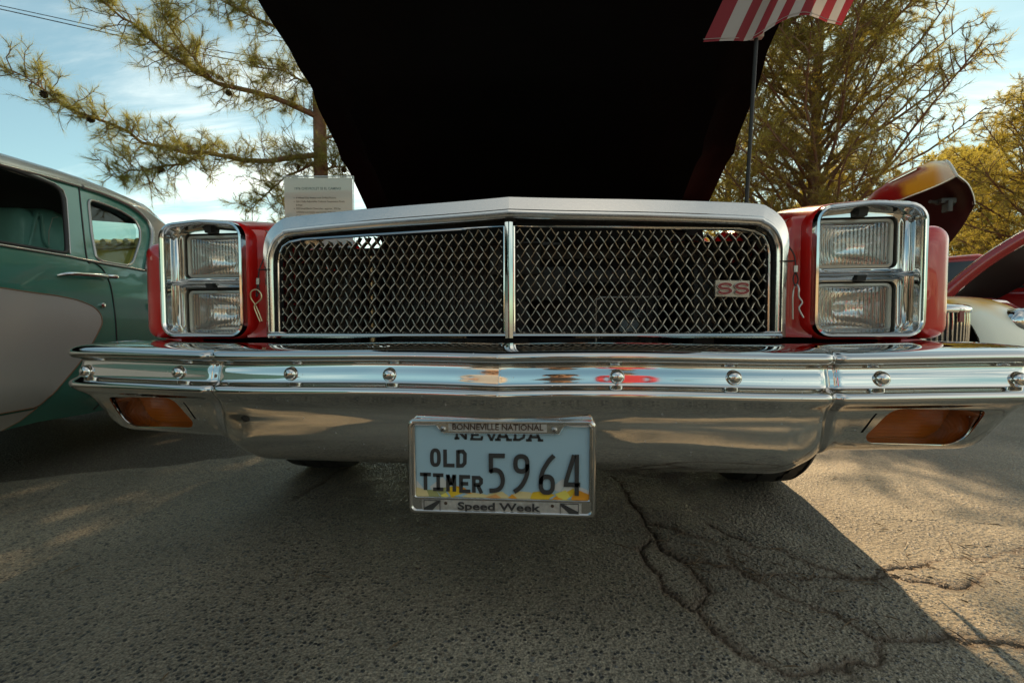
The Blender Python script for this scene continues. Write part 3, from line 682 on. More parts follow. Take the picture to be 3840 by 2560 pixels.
# ---- headlight pods and bezels (right side built, left mirrored)
BX0, BX1, BZ0, BZ1 = .606, .812, .5165, .7765
def bez(k, y, grow=0): return xz(rrect(BX0+k, BX1-k, BZ0+k, BZ1-k, max(.004, .034-k), 6, .0085, .52), y)
for s in (1, -1):
    f = (lambda q: q) if s == 1 else mir
    body = [bez(.0045, .150), bez(-.003, .158), bez(-.005, .172)]
    def rr3(x0, x1, z0, z1, y, pk=.0085): return xz(rrect(x0, x1, z0, z1, .045, 6, pk, .5), y)
    body += [rr3(.600, .835, .512, .796, .24), rr3(.600, .86, .505, .815, .34, .004), rr3(.61, .90, .60, .835, .50, 0), rr3(.63, .92, .70, .86, .80, 0), rr3(.66, .93, .72, .89, 1.2, 0), rr3(.68, .94, .74, .93, 1.62, 0)]
    obj('fender', f(loft(body, True, False, True)), RED, car, 40)
    obj('fender_cheek', f(panel([(.545, .516), (.617, .516), (.617, .765), (.59, .768), (.562, .745), (.545, .70)], lambda x, z: (x, .205-.035*max(0, (x-.585)/.03), z), step=.012)), RED, car, 50)
    obj('fender_cheek_top', f(loft([[(x, y, zc) for x, zc in ((.545, .70), (.562, .745), (.59, .768), (.617, .772))] for y in (.205, .3, .45)], False)), RED, car, 40)
    fl = [xz(rrect(.816, .838, .535, .70, .010, 5), .1515), xz(rrect(.811, .850, .522, .720, .018, 5), .1535), xz(rrect(.807, .860, .517, .731, .024, 5), .159), xz(rrect(.805, .866, .514, .736, .028, 5), .168), xz(rrect(.805, .870, .512, .739, .03, 5), .20), xz(rrect(.79, .892, .50, .748, .03, 5), .33), xz(rrect(.83, .925, .50, .76, .03, 5), .50)]
    obj('fender_flare', f(loft(fl, True, True, True)), RED, car, 40)
    obj('fender_foot', f(bbox(.785, .828, .168, .34, .470, .5135, .006)), RED, car, 40)
    bz = join(loft([bez(.0005, .20), bez(.0, .146), bez(.0022, .1405), bez(.0065, .1395), bez(.0095, .1425), bez(.0115, .152), bez(.0165, .176)]))
    bezel = obj('headlight_bezel', f(bz), CHROME2, car, 50)
    H1 = rrect(.6255, .7795, .6545, .7585, .014, 5); H2 = rrect(.6255, .7795, .5245, .6290, .014, 5)
    o_ = rrect(BX0+.0155, BX1-.0155, BZ0+.0155-.011, BZ1-.0155+.004, .024, 6, .0085, .52); o_ = [(p[0], min(max(p[1], .5195), .777)) for p in o_]
    o_ = rrect(.6205, .7985, .5205, .7655, .02, 6, .006, .52)
    obj('bezel_back', f(join(panel(o_, lambda x, z: (x, .1755-.010*math.exp(-((z-.6418)/.006)**2), z), [H1, H2], step=.007), loft([xz(H1, .1755), xz(H1, .196)]), loft([xz(H2, .1755), xz(H2, .196)]))), CHROME2, bezel, 30)
    obj('bezel_divider', f(loft([[(x, y, z) for x in (.6215, .66, .74, .790, .8005)] for y, z in ((.176, .6500), (.164, .6478), (.158, .6428), (.164, .6375), (.176, .6350))], False)), CHROME2, bezel, 50)
    obj('bezel_rib', f(tube([(.7900, .178, .535), (.7905, .170, .545), (.7905, .170, .745), (.7900, .178, .755)], .0062, 10)), CHROME2, bezel, 50)
    for (x, z) in ((.7945, .749), (.7925, .5345)):
        obj('bezel_screw', f(revolve([(-.004, 0), (-.0036, .0025), (-.001, .0046), (.004, .0046)], (x, .1655, z), 'Y', 16)), STEEL, bezel, 50)
        obj('screw_cross', f(join(box(x-.0032, x+.0032, .1611, .1622, z-.0006, z+.0006), box(x-.0006, x+.0006, .1612, .1623, z-.0032, z+.0032))), INK, bezel, None)
    for z0, z1 in ((.758, .776), (.629, .6445)):
        obj('adjuster_notch', f(loft([[(.697, .160, z1), (.716, .1605, z1), (.713, .163, z0), (.697, .163, z0)], [(.697, .178, z1), (.716, .178, z1), (.713, .178, z0), (.697, .178, z0)]], True, True, True)), BLK, bezel, None)
    for hz0, hz1 in ((.6565, .7565), (.5265, .6270)):
        def rg(k, y): return xz(rrect(.6290+k, .7770-k, hz0+k, hz1-k, .012-min(.008, k*.7), 5), y)
        hd = obj('headlight', f(loft([rg(-.001, .200), rg(0, .186), rg(.0012, .1835), rg(.0062, .1830), rg(.0078, .185), rg(.0082, .190)])), mat('headlight_ring', (.42, .39, .34), .36, .5, ns=60, na=.15), car, 50)
        obj('bucket', f(panel(rrect(.626, .779, hz0-.003, hz1+.003, .01, 3), lambda x, z: (x, .197, z), [rrect(.634, .772, hz0+.005, hz1-.005, .008, 3)], step=0)), BLK, hd, None)
        cx, cz, hw, hh = .703, (hz0+hz1)/2, .0665, (hz1-hz0)/2-.008
        def rfl(x, z):
            e = ((x-cx)/.075)**2+((z-cz)/.055)**2; return (x, .1925+.062*max(0, 1-min(1, e*.62)), z)
        obj('reflector', f(panel(rrect(.6365, .7695, hz0+.0075, hz1-.0075, .007, 4), rfl, step=.007)), REFL, hd, 80)
        obj('bulb', f(revolve([(-.018, 0), (-.017, .004), (-.012, .008), (.0, .0095), (.01, .008)], (cx, .232, cz), 'Y', 14)), STEEL, hd, 60)
        obj('lens', f(panel(rrect(.6365, .7695, hz0+.0075, hz1-.0075, .007, 4), lambda x, z: (x, .1875-.0035*(1-((x-cx)/.07)**2), z), step=.012)), LENS, hd, 80)
        for bx_, bz_ in ((.645, hz0+.0145), (.761, hz0+.0145), (cx, hz1-.0130)):
            obj('lens_nub', f(revolve([(-.003, 0), (-.0025, .002), (0, .0032)], (bx_, .1862, bz_), 'Y', 12)), LENS, hd, 60)

# ---- engine bay front, radiator, dark apron
obj('apron', panel([(-.80, .30), (.80, .30), (.80, .515), (.55, .515), (.55, .50), (-.55, .50), (-.55, .515), (-.80, .515)], lambda x, z: (x, .235, z), step=0), BLACK, car, None)
rad = obj('radiator', bbox(-.36, .36, .40, .46, .34, .715, .006), DARK, car, 40)
for k in range(34):
    x = -.35+k*.0212; obj('radiator_fin', box(x, x+.004, .394, .402, .37, .69), DARK, rad, None)
obj('core_support', join(bbox(-.60, .60, .30, .345, .700, .738, .006), bbox(-.60, .60, .30, .34, .41, .45, .006), bbox(-.47, -.42, .30, .34, .44, .71, .005), bbox(.42, .47, .30, .34, .44, .71, .005), bbox(-.03, .03, .285, .32, .43, .72, .005), bbox(.05, .30, .28, .31, .64, .675, .006)), DARK, car, 40)
obj('latch_bracket', join(bbox(-.06, .06, .25, .30, .66, .735, .006), bbox(.02, .12, .26, .30, .60, .68, .006)), DARK, car, 40)
for x0, x1, y, m_ in ((-.362, -.346, .26, BRASS), (.185, .190, .24, STEEL)):
    obj('support_rod', tube([((x0+x1)/2, y, .44), ((x0+x1)/2, y, .71 if x0 < 0 else .60)], (x1-x0)/2, 10), m_, car, 50)
obj('support_rod', tube([(.1875, .24, .60), (.20, .24, .605), (.33, .24, .605), (.345, .25, .60)], .003, 8), STEEL, car, 50)
can = obj('canister', revolve([(.0, 0), (.0, .028), (.07, .028), (.078, .02), (.085, .012), (.085, 0)], (.265, .275, .49), 'Z', 24), DARK, car, 40)
obj('canister_label', ([(.265+.0285*math.sin(a), .275-.0285*math.cos(a), z) for z in (.515, .553) for a in np.linspace(-.9, .9, 9)], [(i, i+1, i+10, i+9) for i in range(8)]), mat('pale_blue_label', (.33, .42, .46), .5, ns=90, na=.3), can, 60)
obj('red_cap', revolve([(-.02, .012), (0, .012), (.01, .010), (.014, 0)], (.006, .42, .868), 'Z', 14), RED, car, 50)
obj('air_cleaner', revolve([(.0, .17), (.02, .18), (.06, .18), (.075, .16), (.08, .02), (.085, 0)], (0, .85, .74), 'Z', 36), DARK, car, 40)
obj('engine_block', join(bbox(-.28, .28, .60, 1.15, .40, .74, .02), bbox(-.34, -.18, .62, 1.12, .66, .78, .02), bbox(.18, .34, .62, 1.12, .66, .78, .02)), DARK, car, 40)
for s in (1, -1): obj('inner_fender', ([(s*.6, .25, .3), (s*.6, 1.6, .3), (s*.62, 1.6, .86), (s*.6, .25, .72)], [(0, 1, 2, 3)]), BLACK, car, None)
obj('firewall', ([(-.92, 1.5, .3), (.92, 1.5, .3), (.92, 1.5, .93), (-.92, 1.5, .93)], [(0, 1, 2, 3)]), BLACK, car, None)

obj('crossmember', bbox(-.45, .45, .72, .84, .20, .28, .02), DARK, car, 40); obj('oil_pan', bbox(-.16, .16, .86, 1.3, .17, .40, .03), DARK, car, 40)
for s in (1, -1):
    obj('control_arm', tube([(s*.40, .78, .27), (s*.66, .865, .24)], [.03, .022], 8), DARK, car, 50); obj('frame_rail', bbox(min(s*.42, s*.50), max(s*.42, s*.50), .20, 1.6, .27, .37, .01), DARK, car, 40)
# ---- open hood
HY = [1.40, 1.2, .85, .65, .5, .4, .2, .05]; HZ = [.985, 1.045, 1.17, 1.27, 1.365, 1.425, 1.56, 1.655]
def hood_pt(u, t, off=0.):
    y = 1.40-1.35*t; z = float(np.interp(-y, [-q for q in HY], HZ))
    xl = float(np.interp(-y, [-1.4, -1.2, -.85, -.65, -.5, -.4, -.05], [-.765, -.765, -.715, -.705, -.705, -.725, -.745])); xr = float(np.interp(-y, [-1.4, -1.2, -.85, -.5, -.05], [.73, .715, .70, .69, .70]))
    xl += .012*math.exp(-((y-.60)/.035)**2)-.010*math.exp(-((y-.86)/.03)**2); xr += .010*math.exp(-((y-.86)/.03)**2)-.008*math.exp(-((y-.55)/.05)**2)
    x = xl+(xr-xl)*u; z += (.5-u)*.035+.03*(1-(2*u-1)**2)
    return (x, y-off*.45, z+off*.9)
us = np.linspace(0, 1, 41); ts = np.linspace(0, 1, 61)
def under(u, t):
    e = min(u, 1-u)*1.45; et = min(t, 1-t)*1.5
    rim = -.012*(1-float(sstep(.02, .05, e)))                       # folded edge hangs down
    ridge = -.026*math.exp(-((e-.115)/.022)**2)*float(sstep(.05, .12, et))
    pnl = .014*float(sstep(.16, .19, e))*float(sstep(.10, .14, et))
    return rim+ridge+pnl
vt = [hood_pt(u, t, .030) for t in ts for u in us]; vb = [hood_pt(u, t, under(u, t)) for t in ts for u in us]
NU, NT = len(us), len(ts); Fh = []; mih = []
for i in range(NT-1):
    for j in range(NU-1):
        a = i*NU+j; Fh.append((a, a+1, a+NU+1, a+NU)); mih.append(0)
        b = a+NU*NT; Fh.append((b, b+NU, b+NU+1, b+1)); mih.append(1)
bd = [j for j in range(NU)]+[i*NU+NU-1 for i in range(1, NT)]+[(NT-1)*NU+j for j in range(NU-2, -1, -1)]+[i*NU for i in range(NT-2, 0, -1)]
for a, b in zip(bd, bd[1:]+bd[:1]): Fh.append((a, a+NU*NT, b+NU*NT, b)); mih.append(1)
hood = obj('hood', (vt+vb, Fh), [RED, HOODB], car, 40, mi=mih)
for s, u in ((-1, .035), (1, .962)):
    p = Vector(hood_pt(u, .155, -.026))
    obj('hinge_bracket', join(bbox(p.x-.025, p.x+.025, p.y-.012, p.y+.012, p.z-.10, p.z+.045, .003), tube([(p.x, p.y, p.z-.08), (p.x*1.02, p.y+.16, p.z-.16)], .014, 8)), BLACK, hood, 40)
    obj('hinge_bolt', revolve([(-.008, 0), (-.007, .006), (-.002, .0125), (0, .0135)], (p.x, p.y-.012, p.z-.005), 'Y', 16), mat('dull_red_bolt', (.10, .035, .025), .4, .6, ns=90, na=.3), hood, 60)

# ---- tyres
for s in (1, -1):
    tp = [(-.098, .21), (-.110, .25), (-.108, .29), (-.096, .318), (-.085, .325), (-.082, .320), (-.076, .320), (-.073, .3265), (-.040, .3295), (-.038, .322), (-.030, .322), (-.028, .330), (.028, .330), (.030, .322), (.038, .322), (.040, .3295), (.073, .3265), (.076, .320), (.082, .320), (.085, .325), (.096, .318), (.108, .29), (.110, .25), (.098, .21)]
    wv_, wf_ = revolve(tp, (s*.765, .865, .329), 'X', 96)
    for i, p in enumerate(wv_):                                         # slanted sipes cut in the tread
        k = i % len(tp)
        if 6 <= k <= 17:
            a = math.atan2(p[2]-.329, p[1]-.865)*96/(2*math.pi)+abs(tp[k][0])*40
            if int(round(a)) % 4 == 0: wv_[i] = (p[0], .865+(p[1]-.865)*.982, .329+(p[2]-.329)*.982)
    wh = obj('tyre', (wv_, wf_), TYRE, car, 30)
    obj('rim', revolve([(.09*s, .21), (.08*s, .19), (.03*s, .18), (.02*s, .05), (.04*s, 0)], (s*.765, .865, .329), 'X', 32), STEEL, wh, 40)
# ---- the rest of the body behind the hood
def arch(yc, r_): return [(yc+r_*math.cos(a), .34+r_*math.sin(a)) for a in np.linspace(math.pi, 0, 14)]
side = [(.50, .30)]+arch(.865, .37)[1:-1]+[(1.30, .26), (3.20, .26)]+arch(3.75, .37)+[(4.20, .34), (5.0, .40), (5.05, .84), (3.2, .90), (1.6, .92), (.50, .76)]
for s in (1, -1):
    f = (lambda q: q) if s == 1 else mir
    obj('body_side', f(panel(side, lambda y, z: (.945-.10*((z-.6)/.35)**2*(.5 if z < .6 else 1), y, z), step=.12)), RED, car, 50)
    obj('cab_pillar', f(join(tube([(.82, 1.55, .92), (.66, 2.15, 1.36)], .035, 8), tube([(.66, 2.95, 1.36), (.80, 3.35, .92)], .06, 8))), RED, car, 50)
    obj('side_glass', f(([(.86, 1.65, .92), (.82, 3.25, .92), (.66, 2.9, 1.34), (.66, 2.2, 1.34)], [(0, 1, 2, 3)])), GLASS, car, None)
obj('roof', loft([[(x, y, 1.36+.05*(1-(x/.68)**2)*math.sin(max(.15, (y-2.0)/1.05)*math.pi*.9)+.0) for x in np.linspace(-.68, .68, 11)] for y in (2.1, 2.3, 2.6, 2.9, 3.05)], False), RED, car, 50)
obj('windscreen', loft([[(x*k, y, z) for x in np.linspace(-1, 1, 9)] for y, z, k in ((1.55, .92, .82), (1.85, 1.15, .74), (2.12, 1.37, .66))], False), GLASS, car, 50)
obj('hood_light_block', ([(-.80, 1.445, .88), (.80, 1.445, .88), (.76, 1.41, 1.03), (-.79, 1.41, 1.06)], [(0, 1, 2, 3)]), BLACK, car, None)  # panel added to stop sun leaking in under the rear of the hood
obj('cowl', ([(-.9, 1.42, .93), (.9, 1.42, .93), (.9, 1.58, .935), (-.9, 1.58, .935)], [(0, 1, 2, 3)]), RED, car, None)
obj('cargo_bed', join(box(-.80, .80, 3.35, 5.0, .5, .55), box(-.9, .9, 4.98, 5.05, .4, .84), box(-.85, .85, 3.3, 3.36, .5, .92), box(-.93, -.8, 3.36, 5.0, .82, .85), box(.8, .93, 3.36, 5.0, .82, .85)), RED, car, None)
for s in (1, -1): obj('tyre', revolve([(-.098, .21), (-.110, .25), (-.096, .318), (-.04, .329), (.04, .329), (.096, .318), (.110, .25), (.098, .21)], (s*.78, 3.75, .329), 'X', 40), TYRE, car, 40)

# ================================================================== small things on the car
def clip(name, label, cable, crimp, loop, ring_pts, m=BRASS):
    t = thing(name, label, 'hairpin clip', ring_pts[0])
    obj('cable', tube(smooth_path(cable, 6), .0014, 6), BLK, t, 60)
    obj('cable_loop', tube(smooth_path(loop, 6), .0014, 6), BLK, t, 60)
    obj('crimp', tube(crimp, .0042, 10), STEEL, t, 40)
    obj('pin', tube(smooth_path(ring_pts, 6), .0016, 8), m, t, 60)
yl = .150
clip('hairpin_clip', 'brass hairpin clip hanging on a black cable beside the left headlights', [(-.556, .17, .735), (-.563, .158, .70), (-.571, yl, .67), (-.5745, yl, .648)], [(-.5745, yl, .650), (-.5755, yl, .636)], [(-.5755, yl, .638), (-.5795, yl, .622), (-.577, yl-.004, .608), (-.572, yl-.002, .622), (-.5755, yl, .638)],
     [(-.568, yl, .553), (-.575, yl, .572), (-.583, yl, .590), (-.5915, yl-.003, .606), (-.588, yl-.005, .620), (-.576, yl-.005, .624), (-.566, yl-.005, .616), (-.565, yl-.005, .604), (-.575, yl-.004, .595), (-.583, yl-.004, .586), (-.577, yl-.004, .568), (-.570, yl-.004, .552)])
clip('hairpin_clip', 'steel hairpin clip seen edge-on hanging on a cable beside the right headlights', [(.557, .17, .722), (.564, .158, .70), (.5715, yl, .68), (.574, yl, .657)], [(.574, yl, .660), (.574, yl, .647)], [(.574, yl, .648), (.570, yl, .634), (.5725, yl-.004, .620), (.5785, yl-.002, .632), (.574, yl, .648)],
     [(.571, yl, .553), (.5705, yl, .575), (.570, yl, .595), (.572, yl, .615), (.5735, yl-.008, .622), (.5745, yl-.014, .612), (.5745, yl-.014, .598), (.581, yl-.014, .586), (.5755, yl-.014, .574), (.584, yl-.014, .556)], STEEL)

# info sheet in an acrylic stand
sg = thing('display_sign', 'white printed information sheet in a clear acrylic stand behind the grille, left side', 'sign', (-.6, .47, .80))
def SG(u, v, d=0.):   # u,v in metres on the sheet from the top-left
    x = -.700+u*.985+v*(-.012/.125)*.55; return (x, .45+d+v*.10, .976-v-.03*u)
W, H = .2185, .20
obj('sheet', ([SG(0.003, .004), SG(W-.003, .004), SG(W-.003, H), SG(.003, H)], [(0, 3, 2, 1)]), PAPER, sg, None)
obj('acrylic_front', ([SG(0, 0, -.0022), SG(W, 0, -.0022), SG(W, H, -.0022), SG(0, H, -.0022)], [(0, 3, 2, 1)]), ACRYL, sg, None)
obj('acrylic_edge', join(tube([SG(0, 0, 0), SG(W, 0, 0)], .0016, 6), tube([SG(W, 0, 0), SG(W, H, 0)], .0013, 6)), mat('acrylic_edge', (.7, .72, .72), .1, .3), sg, 50)
obj('stand_foot', join(([SG(0, H, 0), SG(W, H, 0), SG(W, H+.002, .10), SG(0, H+.002, .10)], [(0, 1, 2, 3)])), ACRYL, sg, None)
lines = [('1976 CHEVROLET SS EL CAMINO', .0365, .0365+.1435, .0370, .0070, .012), ('4 Wheel Disc Brakes with Drilled Rotors', .0395, .1645, .0620, .0050, .012), ('QA1 Fully Adjustable Coilover Suspension Front', .0395, .1905, .0722, .0050, .012), ('& Rear', .0395, .0600, .0822, .0050, .012),
         ('350 Small Block Chevrolet - approx.. 350 hp', .0395, .1780, .0922, .0050, .012), ('w/Edelbrock Intake and Carter AVS 650 4 Barrel', .0395, .1900, .1022, .0050, .012), ('Carb.', .0395, .0565, .1122, .0050, .012), ('8 Quart Oil Pan', .0395, .0880, .1222, .0050, .012), ('Headers & Custom Exhaust', .0395, .1200, .1322, .0050, .012), ('700R', .0395, .0560, .1422, .0050, .012)]
for k, (b_, u0, u1, v0, h, off) in enumerate(lines):
    v, f = text_mesh(b_, 1, off); x0, x1 = v[:, 0].min(), v[:, 0].max()
    obj('print_line', ([SG(u0+(p[0]-x0)/(x1-x0)*(u1-u0), v0-p[1]/.73*h, -.0006) for p in v], f), GREYINK, sg, None)
    if k in (1, 2, 4, 7, 8, 9):
        p = (.0335, v0-.0020); obj('print_bullet', ([SG(p[0]+.0012*math.cos(a), p[1]+.0012*math.sin(a), -.0006) for a in np.linspace(0, 2*math.pi, 9)[:-1]], [tuple(range(7, -1, -1))]), GREYINK, sg, None)

# flag on a thin pole
fl = thing('american_flag', 'red and white striped flag on a thin black pole at the hood edge', 'flag', (.55, .33, .76))
obj('pole', tube([(.548, .34, .74), (.552, .335, .90), (.564, .33, 1.235)], .0045, 10), BLK, fl, 60)
obj('pole_clip', bbox(.550, .578, .322, .338, 1.212, 1.232, .003), mat('white_plastic', (.55, .52, .47), .5, ns=40, na=.1), fl, 40)
FR_ = mat('flag_red', (.30, .030, .042), .8, ns=400, na=.12, trans=(.34, .03, .04)); FW_ = mat('flag_white', (.50, .46, .44), .8, ns=400, na=.06, trans=(.5, .45, .42)); FB_ = mat('flag_blue', (.02, .03, .10), .8, ns=300, na=.1)
be = smooth_path([(.431, .29, 1.189), (.470, .292, 1.190), (.506, .30, 1.193), (.532, .312, 1.198), (.556, .318, 1.207), (.580, .312, 1.219), (.603, .30, 1.228), (.627, .29, 1.232), (.650, .286, 1.231), (.675, .292, 1.2275), (.70, .302, 1.223), (.722, .308, 1.2205), (.738, .310, 1.2175)], 5)
U, Vn = 39, 26; Lf = len(be)-1; V, Fc, mi = [], [], []
dirv = Vector((.42, .06, .90)).normalized()
for j in range(Vn+1):
    t = j/Vn
    for i in range(U+1):
        q = i/U*Lf; k = min(int(q), Lf-1); p = be[k].lerp(be[k+1], q-k)
        p = p+dirv*(t*.42)+Vector((0, 1, 0))*(.016*math.sin(i/U*9+t*5)*t+.006*math.sin(i/U*23)*min(1, t*4))
        V.append(tuple(p))
for j in range(Vn):
    for i in range(U):
        a = j*(U+1)+i; Fc.append((a, a+1, a+U+2, a+U+1)); st = i//3
        mi.append(2 if (j/Vn > .6 and st >= 6) else (0 if st % 2 == 0 else 1))
obj('cloth', (V, Fc), [FR_, FW_, FB_], fl, 80, mi=mi)
hem = [V[i] for i in range(U+1)]; obj('hem', tube([(p[0], p[1]-.0005, p[2]+.006) for p in hem], .0007, 4), FW_, fl, 60)
#PART3
# ================================================================== green sedan on the left
sP, sa = Vector((-1.67, .45)), -.12; sd = Vector((math.sin(sa), math.cos(sa))); sn = Vector((math.cos(sa), -math.sin(sa)))
sedan = thing('green_sedan', 'dark green vintage sedan with grey side cove and silver roof parked at the left', 'car', (-2.4, .6, 0))
SW = 1.46
def soff(z): return (-.28*(z-.78)-.02) if z > .78 else (-.02*((z-.5)/.28)**2-(max(0, .3-z)*.5))
def SD(s, z, e=0.): q = sP+sd*s+sn*(soff(z)+e); return (q.x, q.y, z)
def SDN(s, z, n_): q = sP+sd*s+sn*n_; return (q.x, q.y, z)
def SDF(s, z, e=0.): q = sP+sd*s+sn*(-SW-soff(z)-e); return (q.x, q.y, z)
BELT = [(-1.6, .80), (-.107, .807), (.04, .804), (.256, .802), (.369, .796), (.458, .793), (.558, .792), (.63, .789), (.9, .80), (1.3, .80), (2.1, .74)]
wheel = lambda c: [(c+.33*math.cos(a), .28+.33*math.sin(a)) for a in np.linspace(math.pi, 0, 11)]
LOW = [(-2.3, .30), (-1.95, .20)]+wheel(-1.45)+[(-1.05, .19), (.061, .191), (.18, .196), (.386, .186), (.85, .19)]+wheel(1.25)+[(1.8, .22), (2.25, .35), (2.28, .62), (2.1, .74)]+list(reversed(BELT[:-1]))+[(-2.3, .74)]
DW = [(-.70, 1.045), (-.30, 1.062), (-.038, 1.070), (.125, 1.086), (.185, 1.086), (.247, 1.081), (.301, 1.075), (.325, 1.060), (.327, 1.029), (.289, .885), (.268, .812), (.19, .812), (.097, .813), (-.107, .815), (-.9, .82)]
QW = [(.438, 1.043), (.450, 1.060), (.503, 1.060), (.593, 1.051), (.665, 1.026), (.679, .986), (.657, .931), (.593, .845), (.568, .815), (.534, .801), (.459, .801), (.402, .804), (.390, .818), (.404, .908)]
GH = [(-1.6, .80), (-1.15, .98), (-.85, 1.075), (-.4, 1.09), (.127, 1.093), (.253, 1.101), (.417, 1.107), (.529, 1.106), (.648, 1.089), (.720, 1.056), (.750, 1.018), (.735, .954), (.63, .789), (.558, .792), (.458, .793), (.369, .796), (.256, .802), (.04, .804), (-.107, .807)]
obj('body_side', panel(LOW, SD, step=.06, flip=True), GREEN, sedan, 60)
obj('body_side', panel(LOW, SDF, step=.12), GREEN, sedan, 60)
obj('window_surround', panel(GH, SD, [DW, QW], step=.06, flip=True), GREEN, sedan, 60)
obj('window_surround', panel(GH, SDF, [QW], step=.1), GREEN, sedan, 60)
obj('far_lining', panel(GH, lambda s, z: SDF(s, z, -.02), [QW], step=.1), GDARK, sedan, 60)
CP = [(.63, .789), (.735, .954), (.750, 1.018), (.720, 1.056), (.648, 1.089), (.74, 1.10), (.86, 1.045), (.98, .975), (1.12, .88), (1.2, .80)]
for F_, fl_ in ((SD, True), (SDF, False)):
    obj('rear_pillar', panel(CP, lambda s, z: F_(s, z, .003), step=.05, flip=fl_), SILV, sedan, 60)
zr = lambda s: float(np.interp(s, [-1.3, -.95, -.4, .127, .417, .529, .648, .76, .84, 1.0, 1.3], [.90, 1.04, 1.088, 1.092, 1.106, 1.105, 1.100, 1.092, 1.055, .965, .80]))
def crown(s, n=14, lift=.115):
    r_ = []; z0 = zr(s); a = soff(z0)+.004; b = -SW-soff(z0)-.004
    for k in range(n+1):
        t = k/n; th = math.pi*t; x = (1-math.cos(th))/2
        r_.append(SDN(s, z0+lift*math.sin(th)**.75, a+(b-a)*x))
    return r_
obj('roof', loft([crown(s, lift=.045+.06*float(sstep(-1.0, -.5, s))-.02*float(sstep(.5, .84, s))) for s in np.concatenate([np.arange(-.95, .6, .12), [.62, .7, .76, .80]])], False), SILV, sedan, 60)
obj('rear_window', loft([crown(s, lift=.08*float(sstep(1.35, .7, s))) for s in (.80, .86, .95, 1.05, 1.2, 1.3)], False), GLASS, sedan, 60)
obj('windscreen', loft([crown(s, lift=.07) for s in (-1.3, -1.15, -.95)], False), GLASS, sedan, 60)
obj('headliner', loft([[SDN(s, z_+.035*math.sin(math.pi*t), -.12-(SW-.24)*t) for t in np.linspace(0, 1, 9)] for s, z_ in ((-.9, 1.06), (.1, 1.085), (.55, 1.07), (.80, 1.03))], False), GDARK, sedan, 60)
obj('rear_deck', loft([[SDN(s, z+.05*math.sin(math.pi*t), -.04-(SW-.08)*t) for t in np.linspace(0, 1, 9)] for s, z in ((1.25, .80), (1.7, .79), (2.1, .74), (2.26, .62), (2.26, .35))], False), GREEN, sedan, 60)
obj('bonnet', loft([[SDN(s, z+.06*math.sin(math.pi*t), -.04-(SW-.08)*t) for t in np.linspace(0, 1, 9)] for s, z in ((-1.3, .82), (-1.8, .80), (-2.2, .74), (-2.3, .6), (-2.3, .3))], False), GREEN, sedan, 60)
obj('floor_pan', ([SDN(-2.2, .22, -.06), SDN(2.2, .22, -.06), SDN(2.2, .22, -SW+.06), SDN(-2.2, .22, -SW+.06)], [(0, 1, 2, 3)]), GDARK, sedan, None)
obj('parcel_shelf', ([SDN(.95, .80, -.06), SDN(1.35, .80, -.06), SDN(1.35, .80, -SW+.06), SDN(.95, .80, -SW+.06)], [(0, 1, 2, 3)]), GDARK, sedan, None)
obj('door_card', panel([(-1.2, .25), (1.2, .25), (1.2, .79), (-1.2, .79)], lambda s, z: SD(s, z, -.05), step=0), GDARK, sedan, None)
for F_ in (SD, SDF):
    obj('quarter_glass', panel(QW, lambda s, z: F_(s, z, -.018), step=0), GLASS, sedan, None)
TRIM = mat('grey_trim', (.42, .41, .39), .25, .8, ns=20, na=.08)
rail = [(-.9, 1.06), (-.4, 1.086), (.127, 1.090), (.253, 1.099), (.417, 1.105)]
obj('drip_rail', tube([SD(s, z, .006) for s, z in rail], .007, 8), TRIM, sedan, 60)
obj('pillar_trim', tube(smooth_path([SD(s, z, .007) for s, z in [(.424, 1.105), (.529, 1.104), (.648, 1.087), (.715, 1.055), (.743, 1.018), (.729, .954), (.63, .792)]], 6), .010, 8), TRIM, sedan, 60)
obj('belt_trim', tube([SD(s, z, .004) for s, z in BELT[:8]], .005, 8), TRIM, sedan, 60)
for q, m_, r_ in ((QW, TRIM, .0055), (DW, BLK, .007)):
    obj('window_trim', tube([SD(s, z, .001) for s, z in round_poly(q, .02, 3)]+[SD(*round_poly(q, .02, 3)[0], .001)], r_, 8), m_, sedan, 60)
    if q is DW: obj('window_trim', tube([SD(s, z, .004) for s, z in [(-.3, 1.072), (.125, 1.093), (.247, 1.090), (.305, 1.083), (.333, 1.065), (.336, 1.03), (.297, .885), (.276, .812)]], .0035, 6), TRIM, sedan, 60)
gap = [(.417, 1.105), (.38, .955), (.346, .80), (.368, .794), (.40, .776), (.419, .744), (.43, .707), (.434, .646), (.437, .553), (.438, .445), (.445, .30), (.40, .20)]
obj('door_gap', tube([SD(p.x, p.y, .0004) for p in smooth_path([(a, b, 0) for a, b in gap], 5)], .0028, 6), BLK, sedan, 60)
COVE = [(-1.35, .66), (-.13, .671), (.016, .665), (.101, .657), (.196, .651), (.281, .638), (.341, .615), (.367, .587), (.371, .553), (.349, .516), (.307, .452), (.268, .401), (.204, .335), (.159, .287), (.14, .258), (.025, .258), (-.9, .257), (-1.0, .45)]
CO = round_poly(COVE, .03, 3)
obj('side_cove', panel(CO, lambda s, z: SD(s, z, .004), step=.05, flip=True), GREYP, sedan, 60)
obj('rocker_panel', panel([(-.95, .250), (.138, .250), (.105, .216), (.061, .193), (-.95, .193)], lambda s, z: SD(s, z, .004), step=.05, flip=True), GREYP, sedan, 60)
obj('cove_pinstripe', tube([SD(s, z, .004) for s, z in CO]+[SD(*CO[0], .004)], .0024, 5), TAN, sedan, 60)
obj('rocker_pinstripe', tube([SD(s, z, .004) for s, z in ((.14, .256), (.105, .216), (.061, .193))], .002, 5), TAN, sedan, 60)
